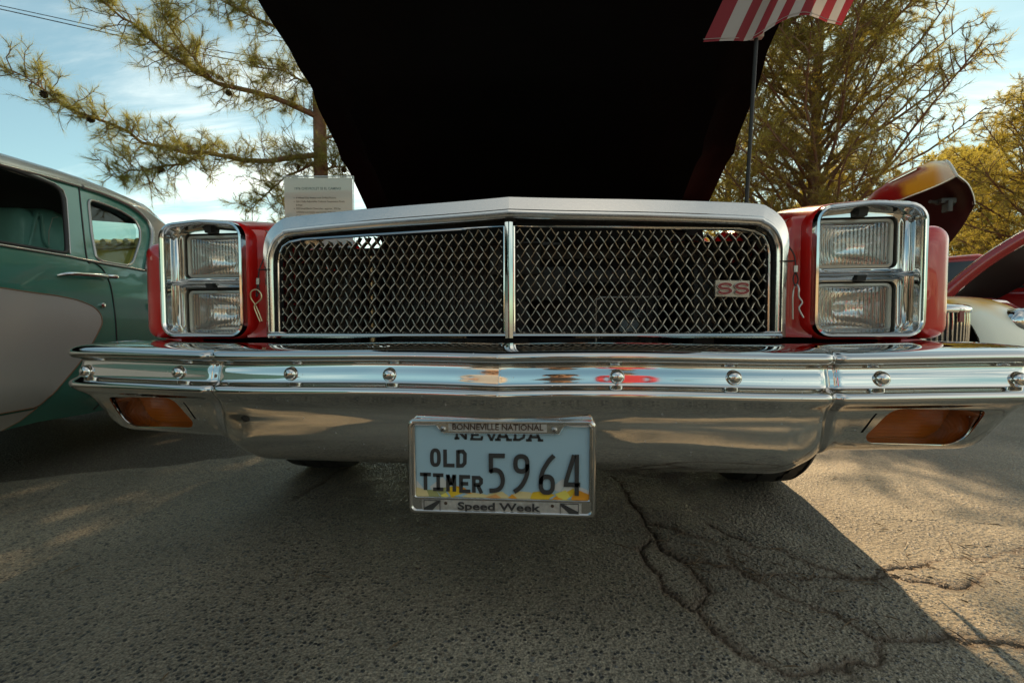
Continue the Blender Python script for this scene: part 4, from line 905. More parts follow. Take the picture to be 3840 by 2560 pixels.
hd_ = obj('door_handle', tube(smooth_path([SD(.205, .724, .004), SD(.24, .733, .018), (SD(.30, .737, .024)), SD(.385, .741, .022), SD(.40, .741, .010)], 5), [.002, .004, .006, .007, .0075, .008, .008, .008, .008, .008, .008, .009, .009, .0095, .0095, .010, .010, .010, .010, .009, .008][:21], 10), CHROME2, sedan, 60)
obj('handle_button', tube([SD(.398, .741, .012), SD(.428, .742, .030), SD(.432, .742, .026)], .0095, 12), CHROME2, hd_, 60)
obj('lock_button', tube([SD(.378, .623, -.002), SD(.378, .623, .008), SD(.378, .623, .010)], [.010, .010, .005], 14), CHROME2, sedan, 60)
obj('side_lamp', tube([SD(.66, .63, -.002), SD(.66, .63, .02), SD(.66, .63, .03)], [.035, .032, .012], 16), BRASS, sedan, 60)
def seat_back(n0, n1, name='seat'):
    prof_ = [(.366, .60), (.366, .90), (.372, .985), (.390, 1.012), (.414, 1.018), (.430, 1.008), (.436, .996), (.445, 1.008), (.472, 1.028), (.518, 1.040), (.560, 1.028), (.590, .99), (.606, .93), (.612, .85), (.60, .60)]
    rings = []
    for n_, k in ((n0, .90), (n0-.02, .985), (n0-.05, 1.), (n1+.05, 1.), (n1+.02, .985), (n1, .90)):
        rings.append([SDN(.49+(s-.49)*k, .7+(z-.7)*k, n_) for s, z in prof_])
    return obj(name, loft(rings, True, True, True), LEATHER, sedan, 50)
st_ = seat_back(-.30, -.72); seat_back(-.86, -1.28)
obj('belt_guide', tube(smooth_path([SDN(.40, .86, -.30), SDN(.425, .98, -.295), SDN(.437, 1.0, -.295), SDN(.448, .985, -.295), SDN(.452, .90, -.293), SDN(.47, .87, -.295)], 5), .006, 6), LEATHER, st_, 60)
obj('seat_piping', tube([SDN(.49+(s-.49)*.93, .7+(z-.7)*.95, -.30) for s, z in ((.476, .86), (.480, .95), (.50, 1.012), (.525, 1.022))], .002, 5), GREYP, st_, 60)
for s in (-1.45, 1.25):
    for n_ in (-.16, -SW+.16):
        c = SDN(s, .285, n_); v_, f_ = revolve([(-.08, .17), (-.09, .22), (-.07, .285), (.07, .285), (.09, .22), (.08, .17), (.05, .0)], (0, 0, 0), 'X', 32)
        mt = Matrix.Translation(Vector(c)) @ Matrix.Rotation(-sa, 4, 'Z'); obj('tyre', ([tuple(mt @ Vector(p)) for p in v_], f_), TYRE, sedan, 40)

# ================================================================== flamed hot rod on the right
def paint_mat(name):
    m = mat(name, (.6, .55, .42), .34, spec=.35, coat=.25); t = m.node_tree; a = t.nodes.new('ShaderNodeAttribute'); a.attribute_name = 'paint'
    t.links.new(a.outputs['Color'], t.nodes['Principled BSDF'].inputs['Base Color']); return m
FLAME = paint_mat('flame_paint')
CREAM = mat('cream_paint', (.56, .54, .46), .24, ns=4, na=.04, coat=1.)
DRED = mat('dark_red_underside', (.045, .008, .008), .5, ns=12, na=.3)
def set_paint(o, fn):
    me = o.data; a = me.color_attributes.new('paint', 'FLOAT_COLOR', 'POINT')
    a.data.foreach_set('color', np.array([(*fn(i, v.co), 1) for i, v in enumerate(me.vertices)], dtype=np.float32).ravel())
rod = thing('hot_rod', 'cream hot rod with orange and red flames and its hood raised, right edge', 'car', (2.75, 3.0, 0))
HR = [[(2.619, 3.051, 1.428), (2.58, 3.221, 1.506), (3.069, 3.5, 0.924)], [(2.621, 2.851, 1.451), (2.598, 3.025, 1.595), (3.063, 3.302, 1.013)], [(2.597, 2.617, 1.446), (2.576, 2.792, 1.615), (3.067, 3.075, 1.113)], [(2.548, 2.41, 1.435), (2.543, 2.587, 1.602), (3.027, 2.874, 1.23)], [(2.518, 2.306, 1.431), (2.535, 2.485, 1.591), (3.01, 2.776, 1.33)], [(2.498, 2.243, 1.431), (2.556, 2.426, 1.564), (2.984, 2.714, 1.365)]]
HR = [[(2.75, 3.9, 1.15), (2.72, 4.0, 1.20), (3.05, 4.1, .78)]]+HR
cols = []
for r_ in HR:
    a, b, c = map(Vector, r_); mid = (b+c)/2+Vector((.16, .12, .24)); near = (a+b)/2+Vector((-.04, -.04, .035))
    cols.append([tuple(p) for p in smooth_path([a, near, b, b.lerp(c, .28)+Vector((.05, .04, .02)), b.lerp(c, .55)+Vector((.08, .05, .03)), b.lerp(c, .8)+Vector((.06, .04, .015)), c], 5)])
NCs = len(cols[0]); rowsH = []
for j in range(NCs): rowsH.append([tuple(p) for p in smooth_path([c[j] for c in cols], 6)])
hv, hf = loft(rowsH, False); nrow = len(rowsH[0])
ho = obj('hood', (hv, hf), FLAME, rod, 60)
def fl_col(i, co):
    j, k = divmod(i, nrow); u = k/(nrow-1); v = j/(NCs-1)      # u: back->front, v: near edge -> far edge
    cr_, orr, rd = np.array((.88, .84, .70)), np.array((.88, .44, .03)), np.array((.32, .012, .012))
    wob_ = .06*math.sin(v*21)+.03*math.sin(v*47)
    e = ((u-.52)/.14)**2+((v-.20)/.062)**2
    t = float(sstep(.84, .66, u+wob_*.1+.10*max(0, (.15-v)/.15))); c = cr_*(1-t)+orr*t
    t2 = float(sstep(1.12, .92, e)) if u > .52 else float(sstep(.074, .058, abs(v-.20)))
    if u < .45: t2 = max(t2, float(sstep(.44, .36, u+wob_*.6)))
    return c*(1-t2)+rd*t2
set_paint(ho, fl_col)
hu = [[tuple(Vector(p)+Vector((.5, .75, .2))*.022*(1-2*float(sstep(.28, .40, j/(NCs-1))))) for p in r_] for j, r_ in enumerate(rowsH)]
obj('hood_underside', loft(hu, False), DRED, rod, 60)
obj('hood_lip', tube([r_[-1] for r_ in rowsH], .008, 8), CREAM, rod, 60)
obj('hood_edge', tube(rowsH[0], .006, 8), CREAM, rod, 60); obj('hood_edge', tube(rowsH[-1], .006, 8), DRED, rod, 60)
obj('hood_ornament', tube([tuple(Vector(rowsH[6][12])+Vector((-.01, -.01, .015))), tuple(Vector(rowsH[5][20])+Vector((-.015, -.015, .02)))], [.004, .010], 8), CHROME2, rod, 60)
obj('hood_latch', join(bbox(2.78, 2.88, 2.72, 2.78, 1.38, 1.42, .008), tube([(2.72, 2.74, 1.40), (2.92, 2.80, 1.39)], .012, 8), bbox(2.81, 2.84, 2.70, 2.76, 1.32, 1.40, .006)), DARK, rod, 40)
# body block local to heading
hx = Vector((math.cos(R(15)), math.sin(R(15)), 0)); hf_ = Vector((math.sin(R(15)), -math.cos(R(15)), 0)); ho_ = Vector((2.62, 2.44, 0))
def HRP(x, y, z): return tuple(ho_+hx*x-hf_*y+Vector((0, 0, z)))   # x: to its left, y: back
rg = obj('grille_shell', loft([[HRP(.205*math.sin(a)*w_, .10-.17*math.cos(a)*w_, z) for a in np.linspace(-1.75, 1.75, 21)] for z, w_ in ((.28, .88), (.40, .98), (.56, 1.), (.622, .97), (.648, .88), (.662, .7), (.668, .3))], False), DARK, rod, 60)
for a in np.linspace(-1.45, 1.45, 22):
    obj('grille_bar', tube([HRP(.212*math.sin(a)*w_, .10-.177*math.cos(a)*w_, z) for z, w_ in ((.30, .90), (.42, .985), (.55, 1.0), (.615, .985))], .0058, 6), CHROME2, rg, 60)
obj('grille_cap', loft([[HRP(.225*math.sin(a)*w_, .10-.19*math.cos(a)*w_, z) for a in np.linspace(-1.75, 1.75, 21)] for z, w_ in ((.606, 1.), (.622, 1.02), (.640, 1.0), (.655, .90), (.664, .7))], False), CHROME2, rg, 60)
obj('grille_emblem', loft([[HRP(x, y, z) for x, y in ((-.018, -.092), (.018, -.092), (.018, -.080), (-.018, -.080))] for z in (.545, .60, .63)], True, True, True), BRED, rg, 40)
def fender(side):
    rings = []
    for t in np.linspace(0, 1, 15):          # along the wheel from front low, over the top, to the back
        a = R(-35+190*t); r_ = .36; yc = .30; zc = .32
        cy_, cz_ = yc-r_*math.cos(a), zc+r_*math.sin(a)
        ring_ = []
        for q in np.linspace(0, 2*math.pi, 15)[:-1]:
            ring_.append(HRP(side*(.46+.25*math.cos(q)), cy_-.055*math.sin(q)*math.cos(a), cz_+.055*math.sin(q)*math.sin(a)))
        rings.append(ring_)
    return loft(rings, True, True, True)
for sd_ in (1, -1):
    fo = obj('fender', fender(sd_), FLAME, rod, 70)
    def fcol(i, co):
        z = co.z; t = float(sstep(.60, .69, z+.02*math.sin(co.x*30))); c = np.array((.86, .82, .68))*(1-t)+np.array((.86, .42, .03))*t
        t2 = float(sstep(.705, .73, z)); return c*(1-t2)+np.array((.25, .02, .01))*t2
    set_paint(fo, fcol)
    hc = Vector(HRP(sd_*.56, -.03, .545)); ax_ = hf_
    v_, f_ = revolve([(-.055, 0), (-.05, .05), (-.03, .085), (0, .095), (.06, .09), (.16, .05), (.2, 0)], (0, 0, 0), 'Y', 28)
    mt = Matrix.Translation(hc) @ Matrix.Rotation(R(15), 4, 'Z'); obj('headlight', ([tuple(mt @ Vector(p)) for p in v_], f_), CHROME2, rod, 60)
    c = Vector(HRP(sd_*.50, .34, .30)); v_, f_ = revolve([(-.09, .15), (-.1, .2), (-.08, .30), (.08, .30), (.1, .2), (.09, .15), (.05, 0)], (0, 0, 0), 'X', 30)
    mt = Matrix.Translation(c) @ Matrix.Rotation(R(15), 4, 'Z'); obj('tyre', ([tuple(mt @ Vector(p)) for p in v_], f_), TYRE, rod, 40)
def ringloc(y, hw, z0, z1, r_=.08): return [HRP(p[0], y, p[1]) for p in rrect(-hw, hw, z0, z1, r_, 5)]
obj('engine_bay', loft([ringloc(.10, .22, .28, .66), ringloc(.5, .34, .26, .70), ringloc(1.0, .48, .25, .74)], True), DRED, rod, 60)
obj('cab', loft([ringloc(1.0, .55, .25, .84), ringloc(1.15, .66, .24, .92), ringloc(1.45, .62, .24, 1.32, .15), ringloc(2.2, .62, .24, 1.36, .18), ringloc(2.6, .60, .24, 1.20, .18), ringloc(3.3, .55, .26, .82), ringloc(3.6, .4, .3, .6)], True, True, True), FLAME, rod, 60)
set_paint([o for o in rod.children if o.name.startswith('cab')][0], lambda i, co: (.22, .012, .012))

# ================================================================== generic parked cars
def parked(name, label, loc, rz, paint, L=4.5, W=1.75, H=1.32, hood=None, group=None):
    t = thing(name, label, 'car', loc, rz, group); hw = W/2
    def rg_(y, k, z0, z1, r_=.1): return [(p[0], y, p[1]) for p in rrect(-hw*k, hw*k, z0, z1, r_, 5)]
    obj('body', loft([rg_(-L/2, .80, .34, .60), rg_(-L/2+.10, .93, .24, .70), rg_(-L/2+.6, 1, .20, .78), rg_(-.7, 1, .19, .86), rg_(.9, 1, .19, .88), rg_(L/2-.5, 1, .22, .86), rg_(L/2-.08, .93, .28, .80), rg_(L/2, .82, .38, .66)], True, True, True), paint, t, 40, False)
    cab_ = loft([rg_(-.72, .86, .80, .86, .02), rg_(-.35, .82, .80, H-.12, .06), rg_(-.05, .74, .80, H, .12), rg_(.75, .74, .80, H, .12), rg_(1.05, .80, .80, H-.10, .06), rg_(1.55, .86, .80, .86, .02)], True)
    obj('cabin', cab_, paint, t, 40, False)
    obj('windscreen', ([(-hw*.78, -.70, .885), (hw*.78, -.70, .885), (hw*.66, -.13, H-.055), (-hw*.66, -.13, H-.055)], [(0, 1, 2, 3)]), DGL, t, None, False)
    for s in (1, -1):
        obj('side_window', ([(s*(hw*.875), -.45, .90), (s*(hw*.875), 1.2, .90), (s*(hw*.79), .82, H-.09), (s*(hw*.79), -.08, H-.09)], [(0, 1, 2, 3)]), DGL, t, None, False)
        for y in (-L/2+.85, L/2-.95): obj('tyre', revolve([(-.08, .18), (-.1, .24), (-.08, .31), (.08, .31), (.1, .24), (.08, .18), (.05, 0)], (s*(hw-.10), y, .31), 'X', 28), TYRE, t, 40, False)
        obj('headlight', revolve([(-.03, 0), (-.02, .06), (.0, .085), (.05, .09)], (s*hw*.70, -L/2+.03, .60), 'Y', 20), CHROME2, t, 60, False)
    obj('bumper', tube([(-hw*.95, -L/2+.12, .42), (-hw*.85, -L/2-.03, .42), (hw*.85, -L/2-.03, .42), (hw*.95, -L/2+.12, .42)], .05, 10), CHROME2, t, 50, False)
    obj('grille', bbox(-hw*.5, hw*.5, -L/2-.02, -L/2+.1, .50, .64, .01), DARK, t, 40, False)
    return t
DGL = mat('dark_window', (.02, .03, .03), .06, 0, spec=.8, ns=3, na=.2)
RED2 = mat('bright_red_paint', (.38, .012, .014), .25, ns=5, na=.06, coat=1.)
rc = parked('red_car', 'red car with raised hood showing its black underside, behind the flamed hot rod', (5.2, 5.3, 0), R(42), RED2)
V0 = [Vector(p) for p in ((3.314, 3.447, .704), (3.817, 3.12, 1.285), (5.35, 3.95, 1.36), (4.75, 4.55, .80))]
def quadgrid(c, n=10, bul=.05):
    o = []
    nr = (c[1]-c[0]).cross(c[3]-c[0]).normalized()
    for i in range(n+1):
        for j in range(n+1):
            a, b = i/n, j/n; p = (c[0]*(1-a)+c[1]*a)*(1-b)+(c[3]*(1-a)+c[2]*a)*b
            o.append(p+nr*bul*math.sin(math.pi*a)*.8+nr*bul*math.sin(math.pi*b))
    return o, [(i*(n+1)+j, i*(n+1)+j+1, (i+1)*(n+1)+j+1, (i+1)*(n+1)+j) for i in range(n) for j in range(n)], nr
gq, gf, nr = quadgrid(V0)
obj('raised_hood', ([tuple(p+nr*.03) for p in gq], gf), RED2, rc, 60); 
obj('raised_hood_underside', ([tuple(p-nr*.012) for p in gq], gf), BLACK, rc, 60)
edge_ = [gq[i*11] for i in range(11)]; obj('hood_rim', tube([tuple(p) for p in edge_], .050, 10), RED2, rc, 60)
obj('hood_rim', tube([tuple(gq[110+j]) for j in range(11)], .04, 10), RED2, rc, 60)
obj('cowl_edge', tube([(3.35, 3.55, .70), (3.8, 3.75, .735), (4.3, 4.0, .72), (4.6, 4.2, .66)], .045, 10), RED2, rc, 60)

# ================================================================== pines
def tuft_arrays(P, D, n, ln, wdt, spread, back=.05):
    # P,D: (m,3) tuft points and directions -> needle triangles
    m = len(P); k = m*n; Pn = np.repeat(P, n, 0); Dn = np.repeat(D, n, 0)
    d = Dn+rng.normal(size=(k, 3))*spread; d /= np.linalg.norm(d, axis=1)[:, None]
    base = Pn-Dn*(rng.random((k, 1))*back); L_ = ln*(.6+.6*rng.random((k, 1)))
    side = np.cross(d, rng.normal(size=(k, 3))); side /= np.linalg.norm(side, axis=1)[:, None]+1e-9
    V = np.stack([base-side*wdt/2, base+side*wdt/2, base+d*L_+np.array([0, 0, -.12])*L_*0], 1).reshape(-1, 3)
    return V, np.arange(3*k).reshape(-1, 3)
def twigs_from(limb, step, lmin, lmax, subs, out_t, out_p, out_d, upb=.15, r0=.006, taper=True, curl=.5):
    # limb: list of Vectors; makes twigs around it, collects tubes and tuft points
    L_ = [0]
    for a, b in zip(limb[:-1], limb[1:]): L_.append(L_[-1]+(b-a).length)
    tot = L_[-1]; s = step*.5
    while s < tot:
        i = max(j for j in range(len(L_)) if L_[j] <= s); i = min(i, len(limb)-2)
        f = (s-L_[i])/max(1e-6, L_[i+1]-L_[i]); p = limb[i].lerp(limb[i+1], f); t = (limb[i+1]-limb[i]).normalized()
        rv = Vector(rng.normal(size=3)); rv = (rv-t*rv.dot(t)).normalized()
        d = (t*(.25+.5*random.random())+rv+Vector((0, 0, upb))).normalized(); ln = random.uniform(lmin, lmax)*(1-.35*s/tot if taper else 1)
        pts = [p]; q = p.copy(); dd = d.copy(); n = 5
        for k in range(n):
            dd = (dd+Vector(rng.normal(size=3))*curl*.32+Vector((0, 0, .04))).normalized(); q = q+dd*ln/n; pts.append(q.copy())
        out_t.append((pts, r0, r0*.4)); out_p.append(pts[-1]); out_d.append(dd.copy())
        for k in range(subs):
            f2 = random.uniform(.3, 1)*n; j = min(int(f2), n-1); b0 = pts[j].lerp(pts[j+1], f2-j); rv = Vector(rng.normal(size=3)).normalized()
            d2 = (dd*.6+rv+Vector((0, 0, .1))).normalized(); l2 = ln*random.uniform(.25, .55); b1 = b0+d2*l2*.5+Vector(rng.normal(size=3))*l2*.1; d3 = (d2+Vector(rng.normal(size=3))*.35).normalized(); b2 = b1+d3*l2*.5
            out_t.append(([b0, b1, b2], r0*.45, r0*.3)); out_p += [b2, b1]; out_d += [d3, d2]
        s += step*random.uniform(.6, 1.4)
def tubes_mesh(lst, seg=4):
    V, Fc = [], []
    for pts, a, b in lst:
        n = len(pts); v, f = tube(pts, [a+(b-a)*i/(n-1) for i in range(n)], seg, False); k = len(V); V += v; Fc += [tuple(i+k for i in q) for q in f]
    return V, Fc
lt_ = thing('pine_tree', 'nearby pine with long bare-limbed branches reaching left over the green sedan', 'tree', (-2.17, 3.38, 0))
obj('trunk', tube([(-2.16, 3.40, -.05), (-2.15, 3.39, 1.0), (-2.165, 3.37, 2.1), (-2.17, 3.38, 3.2), (-2.2, 3.42, 4.4), (-2.22, 3.45, 5.6)], [.085, .072, .062, .055, .04, .012], 14), BARK, lt_, 60)
LIMBS = {
'low': ([(-2.16, 3.33, 2.14), (-2.39, 3.25, 2.09), (-2.55, 3.16, 2.03), (-2.73, 3.08, 2.03), (-2.85, 3.01, 2.05), (-3.0, 2.93, 2.05), (-3.1, 2.85, 2.03), (-3.2, 2.78, 2.04), (-3.34, 2.7, 2.06), (-3.41, 2.64, 2.12), (-3.48, 2.57, 2.16), (-3.59, 2.49, 2.19), (-3.62, 2.43, 2.19), (-3.7, 2.36, 2.23), (-3.74, 2.29, 2.3), (-3.81, 2.23, 2.36), (-3.87, 2.16, 2.41)], .028, .004),
'lowsub': ([(-2.97, 2.89, 2.03), (-3.07, 2.79, 1.9), (-3.16, 2.68, 1.85), (-3.25, 2.58, 1.8), (-3.27, 2.49, 1.75), (-3.29, 2.39, 1.67)], .012, .003),
'up': ([(-2.17, 3.35, 2.5), (-2.39, 3.27, 2.58), (-2.52, 3.19, 2.62), (-2.66, 3.12, 2.65), (-2.8, 3.05, 2.66), (-2.89, 2.98, 2.67), (-2.96, 2.91, 2.69), (-3.0, 2.85, 2.7), (-3.06, 2.78, 2.75), (-3.14, 2.71, 2.79), (-3.22, 2.65, 2.87), (-3.28, 2.58, 2.93), (-3.34, 2.52, 2.96), (-3.38, 2.46, 2.99), (-3.44, 2.39, 3.05), (-3.49, 2.33, 3.11)], .028, .005),
'upsub': ([(-2.87, 2.88, 2.65), (-2.92, 2.79, 2.72), (-2.95, 2.71, 2.8), (-2.98, 2.62, 2.88), (-2.96, 2.54, 2.94), (-2.94, 2.47, 3.03), (-2.91, 2.39, 3.08)], .011, .004),
'top': ([(-2.17, 3.37, 3.17), (-2.36, 3.24, 3.2), (-2.48, 3.11, 3.22), (-2.55, 2.98, 3.21), (-2.6, 2.86, 3.2), (-2.64, 2.74, 3.18), (-2.68, 2.62, 3.18)], .018, .004),
'small': ([(-2.16, 3.33, 2.09), (-2.32, 3.25, 1.97), (-2.38, 3.18, 1.9), (-2.48, 3.1, 1.79), (-2.55, 3.03, 1.66), (-2.62, 2.96, 1.52)], .013, .003),
'mid': ([(-2.17, 3.36, 2.79), (-2.3, 3.27, 2.81), (-2.41, 3.19, 2.84), (-2.51, 3.1, 2.84), (-2.6, 3.01, 2.81)], .014, .004),
'hid1': ([(-2.16, 3.36, 2.0), (-2.0, 3.30, 2.02), (-1.85, 3.2, 1.98), (-1.7, 3.1, 2.02)], .013, .004),
'hid2': ([(-2.16, 3.36, 2.3), (-1.95, 3.4, 2.35), (-1.7, 3.4, 2.42), (-1.4, 3.35, 2.5)], .018, .004),
'hid3': ([(-2.18, 3.4, 3.4), (-1.8, 3.5, 3.7), (-1.3, 3.5, 3.9)], .02, .005), 'hid4': ([(-2.2, 3.4, 3.6), (-2.6, 3.2, 3.9), (-3.0, 2.9, 4.1), (-3.4, 2.6, 4.2)], .02, .005),
'hid5': ([(-2.2, 3.4, 4.2), (-2.4, 3.8, 4.6), (-2.6, 4.2, 4.9)], .02, .005), 'hid6': ([(-2.16, 3.36, 1.75), (-2.25, 3.3, 1.68), (-2.36, 3.2, 1.6), (-2.42, 3.1, 1.45)], .012, .004)}
tw, tp_, td_ = [], [], []
for k, (pts, a, b) in LIMBS.items():
    pts = [Vector(p)+Vector(rng.normal(size=3))*(.008 if 0 < i else 0) for i, p in enumerate(pts)]
    n = len(pts); obj('branch', tube(pts, [a+(b-a)*(i/(n-1))**.8 for i in range(n)], 8), BARK, lt_, 60)
    twigs_from(pts, .0145, .10, .36, 6, tw, tp_, td_, r0=.0042, curl=.9)
    tp_.append(pts[-1]); td_.append((pts[-1]-pts[-2]).normalized())
o = obj('twigs', tubes_mesh(tw, 4), BARK, lt_, None); o['kind'] = 'stuff'
V, Fq = tuft_arrays(np.array([tuple(p) for p in tp_]), np.array([tuple(p) for p in td_]), 17, .085, .0012, .48)
o = link('needles', npmesh('needles', V, Fq, NEEDLE), lt_); o['kind'] = 'stuff'
def cone_mesh(c, s=.035):
    ax = Vector(rng.normal(size=3)+np.array([0, 0, -1])).normalized(); a = ax.orthogonal().normalized(); b = ax.cross(a); V, Fc = [], []
    for k in range(42):
        t = k/41; ang = k*2.4; r_ = s*.55*math.sin(math.pi*(.15+.8*t)); p = Vector(c)+ax*(s*1.7*(t-.5)); o_ = a*math.cos(ang)+b*math.sin(ang); w_ = ax.cross(o_)*s*.22
        n = len(V); V += [tuple(p), tuple(p+o_*r_*1.25+w_+ax*s*.16), tuple(p+o_*r_*1.4+ax*s*.30), tuple(p+o_*r_*1.25-w_+ax*s*.16)]; Fc += [(n, n+1, n+2, n+3)]
    v, f = tube([Vector(c)-ax*s*.8, Vector(c), Vector(c)+ax*s*.8], [s*.2, s*.42, s*.15], 8); n = len(V); V += v; Fc += [tuple(i+n for i in q) for q in f]
    return V, Fc
for lk, i_, o_ in (('upsub', 4, (.02, 0, .03)), ('up', 6, (0, 0, .035)), ('up', 5, (.03, -.02, .03)), ('up', 4, (-.03, -.02, -.06)), ('low', 11, (.02, -.02, -.03)), ('low', 6, (0, 0, .05)), ('low', 5, (.02, 0, .05)), ('lowsub', 1, (0, 0, .04)), ('lowsub', 2, (0, -.02, -.04)), ('small', 1, (0, 0, .03)), ('low', 14, (-.02, 0, -.02)), ('hid1', 1, (0, 0, .03)), ('hid1', 2, (0, 0, -.03))):
    obj('pine_cone', cone_mesh(tuple(Vector(LIMBS[lk][0][i_])+Vector(o_)), .036), CONE, lt_, None)

def pine(label, loc, h, rad_, seed, r0=.10, lean=(0, 0), ntuft=11, nl=.10, wd_=.0042, z0=.12, per=3, nm='pine_tree', group='pines behind the cars', low_fill=1., mats=NEEDLE2, shade_boughs=()):
    random.seed(seed); t = thing(nm, label, 'tree', loc, 0, group)
    X, Y, _ = loc
    tr = [Vector((X+lean[0]*k/6+.03*math.sin(k*2.1+seed), Y+lean[1]*k/6+.03*math.cos(k*1.7+seed), h*k/6-.05)) for k in range(7)]
    obj('trunk', tube(tr, [r0*(1-k/6.3) for k in range(7)], 12), BARK, t, 60)
    tw, P_, D_ = [], [], []; n = int(h/.26)*per; br = []
    for i in range(n):
        f = z0+(1-z0)*(i+random.random())/n; p = tr[0].lerp(tr[6], f); q = f*6; k = min(int(q), 5); p = tr[k].lerp(tr[k+1], q-k)
        az = i*2.4+random.uniform(-.5, .5); el = R(random.uniform(22, 52)); ln = rad_*(1.05-f)**.65*random.uniform(.65, 1.15)
        if f < .2: ln *= .8
        d = Vector((math.cos(az)*math.cos(el), math.sin(az)*math.cos(el), math.sin(el))); pts = [p]; c = p.copy()
        for k in range(6): d = (d+Vector(rng.normal(size=3))*.10+Vector((0, 0, .03))).normalized(); c = c+d*ln/6; pts.append(c.copy())
        br.append((pts, r0*.30*(1.1-f), .006))
        twigs_from(pts[1:], .075, .25, .60*max(.6, ln/2.4), 4, tw, P_, D_, r0=.008, curl=.5)
    for ep in shade_boughs:
        pts = [Vector(q) for q in ep]; br.append((pts, .05, .012)); twigs_from(pts, .013, .2, .45, 6, tw, P_, D_, r0=.008, curl=.5)
    for pts, a, b in br: obj('branch', tube(pts, [a+(b-a)*i/6 for i in range(7)], 6), BARK, t, 60)
    o = obj('twigs', tubes_mesh(tw, 3), BARK, t, None); o['kind'] = 'stuff'
    V, Fq = tuft_arrays(np.array([tuple(p) for p in P_]), np.array([tuple(p) for p in D_]), ntuft, nl, wd_, .5, .10)
    o = link('needles', npmesh('needles', V, Fq, mats), t); o['kind'] = 'stuff'
    for k in range(10):
        i = random.randrange(len(P_)); obj('pine_cone', cone_mesh(tuple(P_[i]), .05), CONE, t, None)
    return t
pine('slender pine with reddish trunk just right of the raised black hood', (3.03, 7.54, 0), 6.4, 1.9, 11, .075, per=4, ntuft=9, wd_=.005)
pine('big dense pine with dark trunk behind the flag pole', (3.62, 6.15, 0), 7.6, 2.7, 23, .115, (.25, .1), per=6, shade_boughs=([(3.65, 6.17, 4.3), (3.2, 6.2, 4.8), (2.7, 6.2, 5.1), (2.3, 6.15, 5.25), (1.9, 6.1, 5.36), (1.5, 6.1, 5.48), (1.1, 6.0, 5.6)], [(3.68, 6.17, 4.9), (3.4, 6.3, 5.3), (3.0, 6.3, 5.7), (2.6, 6.2, 6.0), (2.2, 6.2, 6.25), (1.8, 6.2, 6.45), (1.4, 6.2, 6.6)]))  # two boughs added out of view to shade the ground at lower right
pine('low bushy pine at the right edge behind the red car', (8.3, 8.0, 0), 4.6, 2.6, 47, .11, per=6, z0=.06)
pine('distant pine filling the gap between the hot rod and the right edge', (10.0, 11.5, 0), 4.6, 3.2, 53, .12, per=4, nl=.16, wd_=.015, z0=.05, ntuft=7)
pine('distant pine low behind the two trunks', (7.2, 12.5, 0), 4.4, 3.0, 67, .12, per=3, nl=.16, wd_=.015, z0=.05, ntuft=7)

pine('added tall dense pine, unseen behind the raised black hood, shading the ground', (-.75, 6.1, 0), 6.9, 2.5, 83, .13, per=6, ntuft=5, wd_=.010)  # unseen tree, added to keep sun off the ground before the car

# power lines
W1 = [(-21.09, 13.53, 12.07), (-19.48, 13.68, 11.75), (-16.48, 13.97, 11.09), (-14.13, 14.19, 10.53), (-11.98, 14.4, 10.16), (-9.31, 14.67, 9.77), (-5.56, 15.04, 9.33), (4, 15.5, 9.0)]
W2 = [(-21.09, 13.52, 11.96), (-19.48, 13.68, 11.63), (-16.48, 13.96, 10.95), (-14.39, 14.16, 10.46), (-11.98, 14.39, 9.94), (-9.57, 14.63, 9.53), (-5.56, 15.03, 9.01), (4, 15.5, 8.6)]
tag(obj('power_line', tube(smooth_path(W1, 5), .013, 6), BLK, None, 60), 'upper of two thin power lines crossing the sky top left', 'power line', 'power lines')
tag(obj('power_line', tube(smooth_path(W2, 5), .016, 6), BLK, None, 60), 'lower of two thin power lines crossing the sky top left', 'power line', 'power lines')

# yellow building with tiled roof, seen through the sedan windows
YW = mat('yellow_stucco', (.36, .26, .055), .85, ns=6, na=.12, bs=60, bst=.3); TILE = mat('olive_tile', (.20, .15, .05), .7, ns=9, na=.3)
yb_ = thing('yellow_building', 'low yellow stucco building with tiled roof seen through the sedan windows', 'building', (-13, 11, 0))
obj('wall', box(-22, -8.6, 11.0, 17, -.05, 2.78), YW, yb_, None)
obj('eave', box(-22.3, -8.3, 10.85, 11.0, 2.70, 2.80), TILE, yb_, None)
obj('roof', loft([[(-22.4, 10.8, 2.80), (-8.2, 10.8, 2.80)], [(-22.4, 14, 3.0), (-8.2, 14, 3.0)], [(-22.4, 17.5, 2.80), (-8.2, 17.5, 2.80)]], False), TILE, yb_, None)
for k in range(40):
    x = -22.2+k*.355; obj('roof_tile', tube([(x, 10.75, 2.84), (x, 13.9, 3.03)], .10, 8), TILE, yb_, 60)
for x in (-20, -16.5, -13, -10.2): 
    wf = obj('window_frame', box(x-.5, x+.5, 10.95, 11.0, .9, 1.8), GREYP, yb_, None); obj('window_pane', box(x-.42, x+.42, 10.93, 10.95, .97, 1.73), DGL, wf, None)

